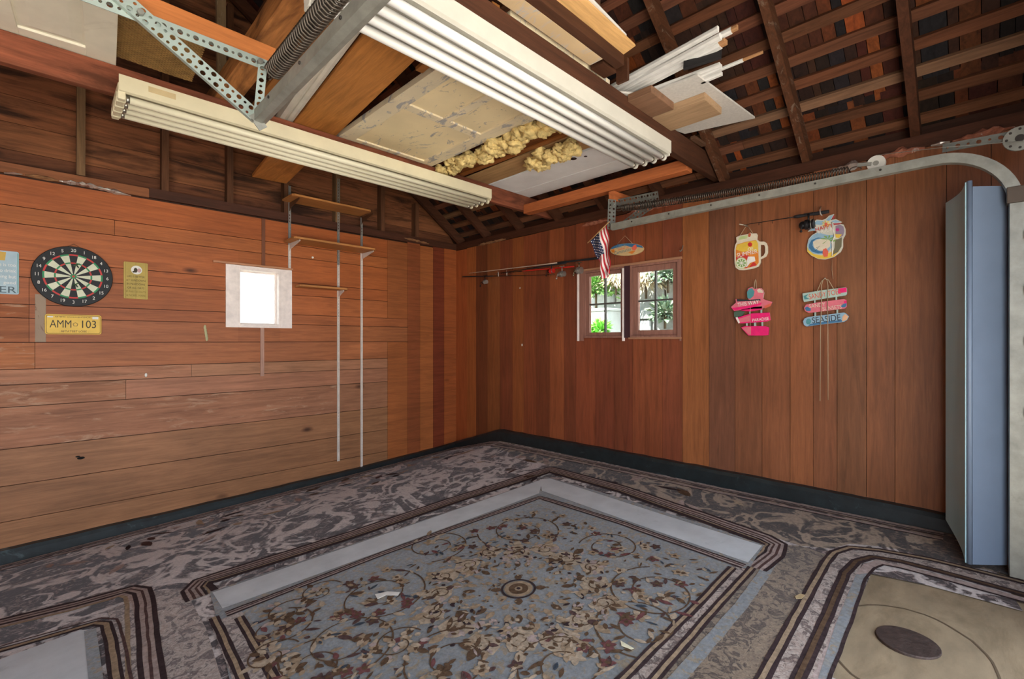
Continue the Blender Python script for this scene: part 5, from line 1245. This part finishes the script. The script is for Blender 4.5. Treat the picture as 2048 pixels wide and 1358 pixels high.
# --- arrow signs
def arrowsign(T, boards, links, cordpts):
    for (pts, side, prints) in boards:
        b = BM(); S(b, pts, .02, .011, 0, 1); o = obj('arrow_board', b, side, T)
        p = BM()
        for fn in prints: fn(p)
        if len(p.verts): obj('print', p, PM, o, normals=False)
        else: p.free()
    for l in links:
        b = BM(); S(b, l, .018, .006); obj('link', b, mint, T)
    for c_ in cordpts:
        b = BM(); pen(b, c_, .03, .0022); obj('cord', b, twine, T)
PM = [pinkh, pinkp, wht, tealp, darkp, deep, coral, peach, mint, grnp, blueP, cream]
f = .0315
T = sign('arrow_sign', 'stacked hot pink arrow boards with a green palm leaf, lower left beach sign', 'sign', 1503, 671)
arrowsign(T, [
  ([(1494, 586), (1496, 577), (1504, 574), (1509, 578), (1514, 577), (1522, 576), (1526, 580), (1528, 586), (1526, 597), (1510, 599), (1498, 600), (1495, 594)], [pinkp, wht], [lambda p: S(p, [(1495, 596), (1494, 584), (1498, 578), (1504, 576), (1509, 583), (1507, 592), (1500, 598)], f, .0006, 3), lambda p: S(p, [(1514, 580), (1519, 577), (1525, 581), (1526, 586), (1516, 585)], f, .0006, 11)]),
  ([(1462, 614), (1472, 605), (1471, 598), (1494, 600), (1526, 597), (1531, 600), (1545, 604), (1541, 612), (1524, 617), (1500, 618), (1468, 622)], [pinkp, P('plum', '#7d4a63')], [lambda p: S(p, [(1473, 598), (1494, 600), (1520, 598), (1522, 601), (1474, 603)], f, .0005, 4), lambda p: S(p, [(1463, 616), (1500, 611), (1524, 605), (1521, 610), (1500, 616), (1469, 621)], f, .0006, 0), lambda p: tR(p, 'THIS WAY', 1496, 607, f+.0015, .042, 2, 6, .8), lambda p: S(p, [(1528, 612), (1540, 607), (1544, 606), (1541, 612), (1530, 617)], f+.0004, .0005, 6)]),
  ([(1482, 621), (1484, 614), (1524, 613), (1524, 619), (1500, 623)], [pinkh, pinkp], []),
  ([(1471, 637), (1482, 633), (1502, 627), (1539, 625), (1541, 640), (1534, 643), (1497, 646), (1477, 647)], [pinkh, pinkp], [lambda p: S(p, [(1474, 639), (1500, 630), (1500, 643), (1478, 645)], f, .0006, 1), lambda p: S(p, [(1471, 635), (1475, 634), (1480, 645), (1477, 647)], f+.0006, .0005, 2), lambda p: tR(p, 'PARADISE', 1521, 639, f+.0015, .032, 2, 5, .85)]),
  ([(1482, 655), (1491, 652), (1530, 652), (1538, 655), (1537, 670), (1530, 671), (1497, 671)], [pinkh, P('pink_edge', '#b9285e')], [lambda p: S(p, [(1484, 656), (1492, 654), (1502, 654), (1502, 669), (1497, 669)], f, .0006, 1)])],
  [[(1498, 617), (1501, 617), (1501, 631), (1498, 631)], [(1521, 616), (1524, 616), (1524, 628), (1521, 628)], [(1492, 645), (1495, 645), (1495, 654), (1492, 654)], [(1508, 645), (1512, 645), (1512, 654), (1508, 654)], [(1523, 643), (1526, 643), (1526, 654), (1523, 654)]],
  [[(1501, 598), (1500.5, 640), (1500.5, 671)], [(1508, 578), (1510, 562), (1511, 558.5), (1512, 562), (1513, 578)]])
for k, (pts, m) in enumerate((([(1468, 624), (1478, 622), (1490, 623), (1484, 632), (1474, 634), (1468, 634)], P('leaf_dark', '#4d6352')),)):
    b = BM(); S(b, pts, .014, .006); obj('palm_leaf', b, m, T)
T = sign('arrow_sign', 'stacked pastel arrow boards ending in SEASIDE, lower right beach sign', 'sign', 1652, 655)
arrowsign(T, [
  ([(1605, 587), (1640, 581), (1692, 574.5), (1694, 577), (1694, 588), (1691, 591), (1650, 597), (1608, 604), (1606, 598)], [mint, P('mint_edge', '#7d968c')], [lambda p: S(p, [(1676, 577), (1693, 575), (1693.5, 584), (1676, 587)], f, .0006, 0), lambda p: tR(p, 'SANDY TOES', 1649, 589, f+.0012, .052, 6, 8, .62), lambda p: S(p, [(1607, 592), (1617, 588), (1612, 594), (1619, 598), (1609, 599)], f, .0005, 3)]),
  ([(1608, 616), (1612, 609), (1640, 604), (1688, 598), (1693, 600), (1694, 613), (1690, 617), (1650, 622), (1618, 626), (1610, 622)], [pinkp, P('rose_edge', '#9c4a5a')], [lambda p: S(p, [(1609, 616), (1614, 613), (1622, 617), (1621, 622), (1613, 622)], f, .0006, 5), lambda p: S(p, [(1688, 602), (1693, 601), (1693.5, 606), (1688, 607)], f, .0006, 0), lambda p: S(p, [(1680, 614), (1686, 608), (1693, 606), (1693, 612), (1689, 615)], f+.0003, .0006, 5), lambda p: tR(p, 'SANDY', 1634, 611, f+.0012, .038, 11, 6, .8), lambda p: tR(p, 'SUNSETS', 1664, 616, f+.0012, .038, 11, 6, .75)]),
  ([(1606, 643), (1609, 637), (1616, 634), (1640, 631), (1688, 625), (1692, 627), (1698, 633), (1694, 640), (1688, 644), (1650, 648), (1613, 653), (1608, 650)], [blueP, P('steel_edge', '#4c7389')], [lambda p: S(p, [(1620, 648), (1650, 643), (1684, 640), (1684, 643.5), (1650, 647.5), (1616, 652)], f, .0005, 5), lambda p: S(p, [(1685, 633), (1690, 628), (1697, 633), (1693, 640), (1684, 643)], f+.0003, .0005, 7), lambda p: S(p, ell(1617, 643, 5, 6, 20), f, .0005, 3), lambda p: tR(p, 'SEASIDE', 1652, 638.5, f+.0015, .06, 4, 6, .8)])],
  [[(1628, 600), (1631, 600), (1631, 608), (1628, 608)], [(1671, 593), (1674, 593), (1674, 601), (1671, 601)], [(1629, 623), (1632, 623), (1632, 633), (1629, 633)], [(1673, 618), (1676, 618), (1676, 628), (1673, 628)]],
  [[(1634, 583), (1643, 562), (1650, 557), (1657, 560), (1668, 579)]])
b = BM(); pen(b, [(1640, 802), (1641, 655), (1643, 610), (1643, 570), (1646, 560), (1650, 557), (1654, 560), (1656, 572), (1655, 610), (1656, 655), (1656, 800)], .038, .0022)
one('twine_loop', b, twine, 'long loop of pale cord hanging over the SEASIDE arrow sign', 'cord')
b = BM(); tube(b, [onR(1650, 557, .05), onR(1650, 556, .0)], .003, 6); one('wall_nail', b, steel, 'nail from which the SEASIDE sign and the long cord hang', 'nail')
# --- oval sign
T = thing('oval_sign', 'oval sand-coloured hanging sign with blue edge and a shell, beside the flag', 'sign', onR(1252, 513, .02), 'hanging beach signs')
b = BM(); S(b, ell(1253.5, 499, 33.5, 12.5, -3.5, 28), .008, .014); obj('board', b, P('sand', '#cdae7c'), T, bevel=.001)
b = BM(); f = .0225
S(b, [(1221, 499), (1224, 494), (1235, 489), (1255, 486.5), (1272, 488), (1284, 492), (1286, 496), (1276, 494), (1262, 494), (1250, 491), (1238, 494)], f, .0006, 0)
tR(b, 'Life is', 1242, 492, f+.0012, .045, 1, 4); tR(b, 'Community', 1245, 502.5, f+.0012, .046, 2, 6, .82); tR(b, 'better by', 1247, 496.5, f+.0012, .03, 3, 5)
S(b, [(1263, 496), (1268, 490), (1272, 489), (1274, 496), (1270, 501), (1265, 500)], f+.0008, .0006, 3); S(b, [(1256, 505), (1266, 501), (1271, 502), (1264, 508)], f+.0008, .0006, 4)
S(b, [(1222, 500), (1228, 498), (1230, 505), (1224, 505)], f+.0005, .0005, 4)
obj('print', b, [deep, P('pale_ink', '#6d8894'), P('teal_ink', '#3f7f86'), coral, orng], T, normals=False)
b = BM(); pen(b, [(1234, 489), (1250, 471.5), (1265, 487)], .02, .0016); obj('cord', b, twine, T)
# --- flag
XF = 3.30
def ff(u, v): return onX(u, v, XF)
p0, p1 = ff(1175, 486), ff(1219, 443)
T = thing('small_flag', 'small hanging flag with red and white stripes and white stars on blue', 'flag', ff(1205, 562))
b = BM(); tube(b, [p0, p1], .004, 8); obj('flag_stick', b, wood('stick', '#b08a5a', 'Z', .2), T)
b = BM(); NSX, NT = 52, 60
Lb = [(0, (1180, 482)), (.3, (1189, 506)), (.55, (1196, 524)), (.75, (1199, 545)), (1, (1202, 562))]; Rb = [(0, (1213.5, 450)), (.3, (1219, 478)), (.55, (1220.5, 508)), (.8, (1224, 530)), (1, (1223, 547))]
def bd(t, tab): return V((interp(t, [(a, p[0]) for a, p in tab]), interp(t, [(a, p[1]) for a, p in tab])))
G = []
for i in range(NSX+1):
    row = []
    for j in range(NT+1):
        s, t = i/NSX, j/NT; q = bd(t, Lb).lerp(bd(t, Rb), s); w_ = onX(q.x, q.y, XF)
        row.append(b.verts.new(w_+V((.022*math.sin(s*9+t*3)*(.3+t)+.008*math.sin(t*14+s*4), 0, 0))))
    G.append(row)
for i in range(NSX):
    for j in range(NT):
        s, t = (i+.5)/NSX, (j+.5)/NT; st = int(s*13)
        mi = 0 if st % 2 == 0 else 1
        if s < 7/13 and t < .46:
            mi = 2
            if i % 4 in (1, 2) and (j+2*((i//4) % 2)) % 4 == 1: mi = 1
        setf(b, [b.faces.new((G[i][j], G[i+1][j], G[i+1][j+1], G[i][j+1]))], mi, smooth=True)
o = obj('flag_cloth', b, [plain('flag_red', '#b3242f', .8, var=.1), plain('flag_white', '#e9ded8', .8, var=.06), plain('flag_blue', '#27304f', .8, var=.1)], T, normals=False); solid(o, .0015)
# --- fishing rods
def reel(T, c, r, mat, mat2, down=V((0, 0, -1))):
    b = BM(); tube(b, [c-down*.075, c-down*.02], .006, 6); bar(b, c-down*.078+YD*-.03, c-down*.078+YD*.03, .012, .006, up=(0, 0, 1)); f_ = obj('reel_foot', b, mat, T)
    b = BM(); disc(b, c+YD*-.02, r*.85, YD, .022, 20); disc(b, c+YD*.002, r*.6, YD, .02, 20, r2=r*.6); disc(b, c+YD*.022, r*.8, YD, .012, 20); obj('spool', b, mat2, T, bevel=.001)
    b = BM(); sphere(b, c+YD*-.035, r*.7, sx=.8, sy=.9, sz=1.0); obj('reel_body', b, mat, T)
    b = BM(); tube(b, [c+YD*.02+V((-r*.9*math.cos(a), 0, r*.9*math.sin(a))) for a in [-1.2+.3*i for i in range(9)]], .0025, 6); obj('bail_wire', b, zinc, T)
    b = BM(); q = c+YD*-.035+V((-.035, 0, 0)); tube(b, [c+YD*-.035, q, q+V((-.006, -.0, -.045))], .003, 6); sphere(b, q+V((-.012, 0, -.05)), .009); obj('crank', b, mat, T)
def rod(label, tip, butt, grip_at, rod_mat, grip_mat, off, r0, r1, reel_px=None, rr=.035, rm=None, sm=None, ng=4, grip_r=.011):
    a, c = onR(*tip, off), onR(*butt, off); T = thing('fishing_rod', label, 'fishing rod', (a+c)/2, 'fishing rods on the right wall'); g_ = a.lerp(c, grip_at)
    b = BM(); tube(b, [a.lerp(g_, i/8) for i in range(9)], 1.0, 8, scale=[r0+(r1-r0)*i/8 for i in range(9)]); obj('blank', b, rod_mat, T)
    b = BM(); n = 10; tube(b, [g_.lerp(c, i/n) for i in range(n+1)], grip_r, 10, scale=[.75, 1, 1, .8, .8, .8, 1, 1.05, 1.05, 1.05, .9]); obj('grip', b, grip_mat, T)
    for k in range(ng):
        p = a.lerp(g_, .06+.8*(k/ng)); b = BM(); R_ = .006+.004*k/ng
        tube(b, [p+V((0, 0, -R_-.004))+V((R_*math.cos(t), 0, R_*math.sin(t))) for t in [i*.63 for i in range(11)]], .0012, 5); obj('line_guide', b, darkm, T)
    if reel_px: reel(T, onR(*reel_px, off+.012), rr, rm, sm)
    return T
darkm = plain('rod_black', '#1d1b1c', .4, .2); redr = plain('rod_red', '#c7281f', .35); silv = plain('reel_silver', '#b9b6b0', .3, .8); palr = plain('rod_pale', '#c9b4a0', .4); chrome = plain('reel_olive', '#8f8a72', .25, .8); grip = plain('grip_black', '#222124', .8)
rod('pale-jointed fishing rod with a black grip, uppermost of those left of the window', (938, 546.5), (1206, 515), .72, palr, grip, .055, .0028, .0065, (1158, 541), .042, chrome, silv, 5)
rod('bright red fishing rod with a red and black reel, left of the window', (990, 547), (1148, 533), .38, darkm, redr, .04, .002, .005, (1103, 542), .03, darkm, redr, 3, .007)
rod('black fishing rod with a silver spinning reel under the red one', (1000, 546), (1132, 526), .50, darkm, grip, .075, .002, .005, (1124, 548), .036, silv, silv, 2, .008)
rod('thin black fishing rod pointing the other way, with its small reel at the left end', (1110, 549.5), (925, 553.5), .62, darkm, grip, .06, .002, .0045, (970, 564), .03, darkm, silv, 2, .007)
rod('black fishing rod with its short handle and reel above the round beach sign', (1486, 450), (1658, 423), .62, darkm, grip, .07, .0018, .004, (1617, 449), .042, darkm, darkm, 3, .012)
def hook(pts, label, r=.0035, off=(0, .09), mat=None):
    b = BM(); n = len(pts); tube(b, [onR(u, v, o) for (u, v, o) in pts], r, 7); one('wall_hook', b, mat or plain('hook_white', '#cfc8be', .4), label, 'hook', 'hooks on the right wall')
hook([(996, 543, 0), (996, 552, .02), (997, 552.5, .09), (997, 545, .1)], 'white metal hook holding the left end of the fishing rods', .004)
hook([(1013, 541, 0), (1013, 550, .02), (1014, 551, .08), (1014, 545, .09)], 'second white metal hook just right of the first, under the fishing rods', .004)
hook([(1642, 414, .0), (1640, 420, .08), (1641, 428, .1), (1644, 431, .08)], 'pale curved hook over the handle of the rod above the round beach sign', .004)
hook([(1366, 491, 0), (1364, 499, .03), (1361, 503, .05), (1359, 501, .06)], 'small grey coat hook to the upper right of the casement windows', .004, mat=zinc)
for (u, v, lab) in ((1040, 576, 'small white clip on the boards under the fishing rods'), (1044, 690, 'small pale scar in the boards between the corner and the windows')):
    b = BM(); sphere(b, onR(u, v, .004), .012, sx=.3, sy=1, sz=1.3 if v > 600 else .8); one('wall_mark', b, plain('mark', '#c9a088' if v > 600 else '#d8cfc4', .6), lab, 'mark')
# ============================================================ LIGHT AND CAMERA
w = bpy.data.worlds.new('sky'); bpy.context.scene.world = w; w.use_nodes = True
wn = w.node_tree; bgn = wn.nodes['Background']
tc = N(wn, 'ShaderNodeTexCoord'); sp = N(wn, 'ShaderNodeSeparateXYZ'); wn.links.new(tc.outputs['Generated'], sp.inputs[0])
cr_ = ramp(wn, sp.outputs['Z'], [(0.0, (.93, .95, 1.0)), (.5, (.72, .84, 1.0))])
wn.links.new(cr_, bgn.inputs[0]); bgn.inputs[1].default_value = 2.6
sun = bpy.data.lights.new('sun', 'SUN'); sun.energy = 13.0; sun.angle = .02; sun.color = (1, .94, .85)
so = bpy.data.objects.new('sun', sun); COL.objects.link(so)
so.rotation_euler = V((1.0, -.06, -1.35)).to_track_quat('-Z', 'Y').to_euler()
cam = bpy.data.cameras.new('camera'); co = bpy.data.objects.new('camera', cam); COL.objects.link(co)
cam.sensor_fit = 'HORIZONTAL'; cam.sensor_width = 36; cam.lens = FPX/2048*36; cam.shift_y = 3/2048; cam.clip_start = .02
co.location = (0, 0, CZ); co.rotation_euler = (math.pi/2, 0, -math.pi/4)
sc = bpy.context.scene; sc.camera = co
vs = sc.view_settings; vs.view_transform = 'Standard'; vs.look = 'None'; vs.gamma = 1; vs.use_curve_mapping = False; vs.exposure = 1.05
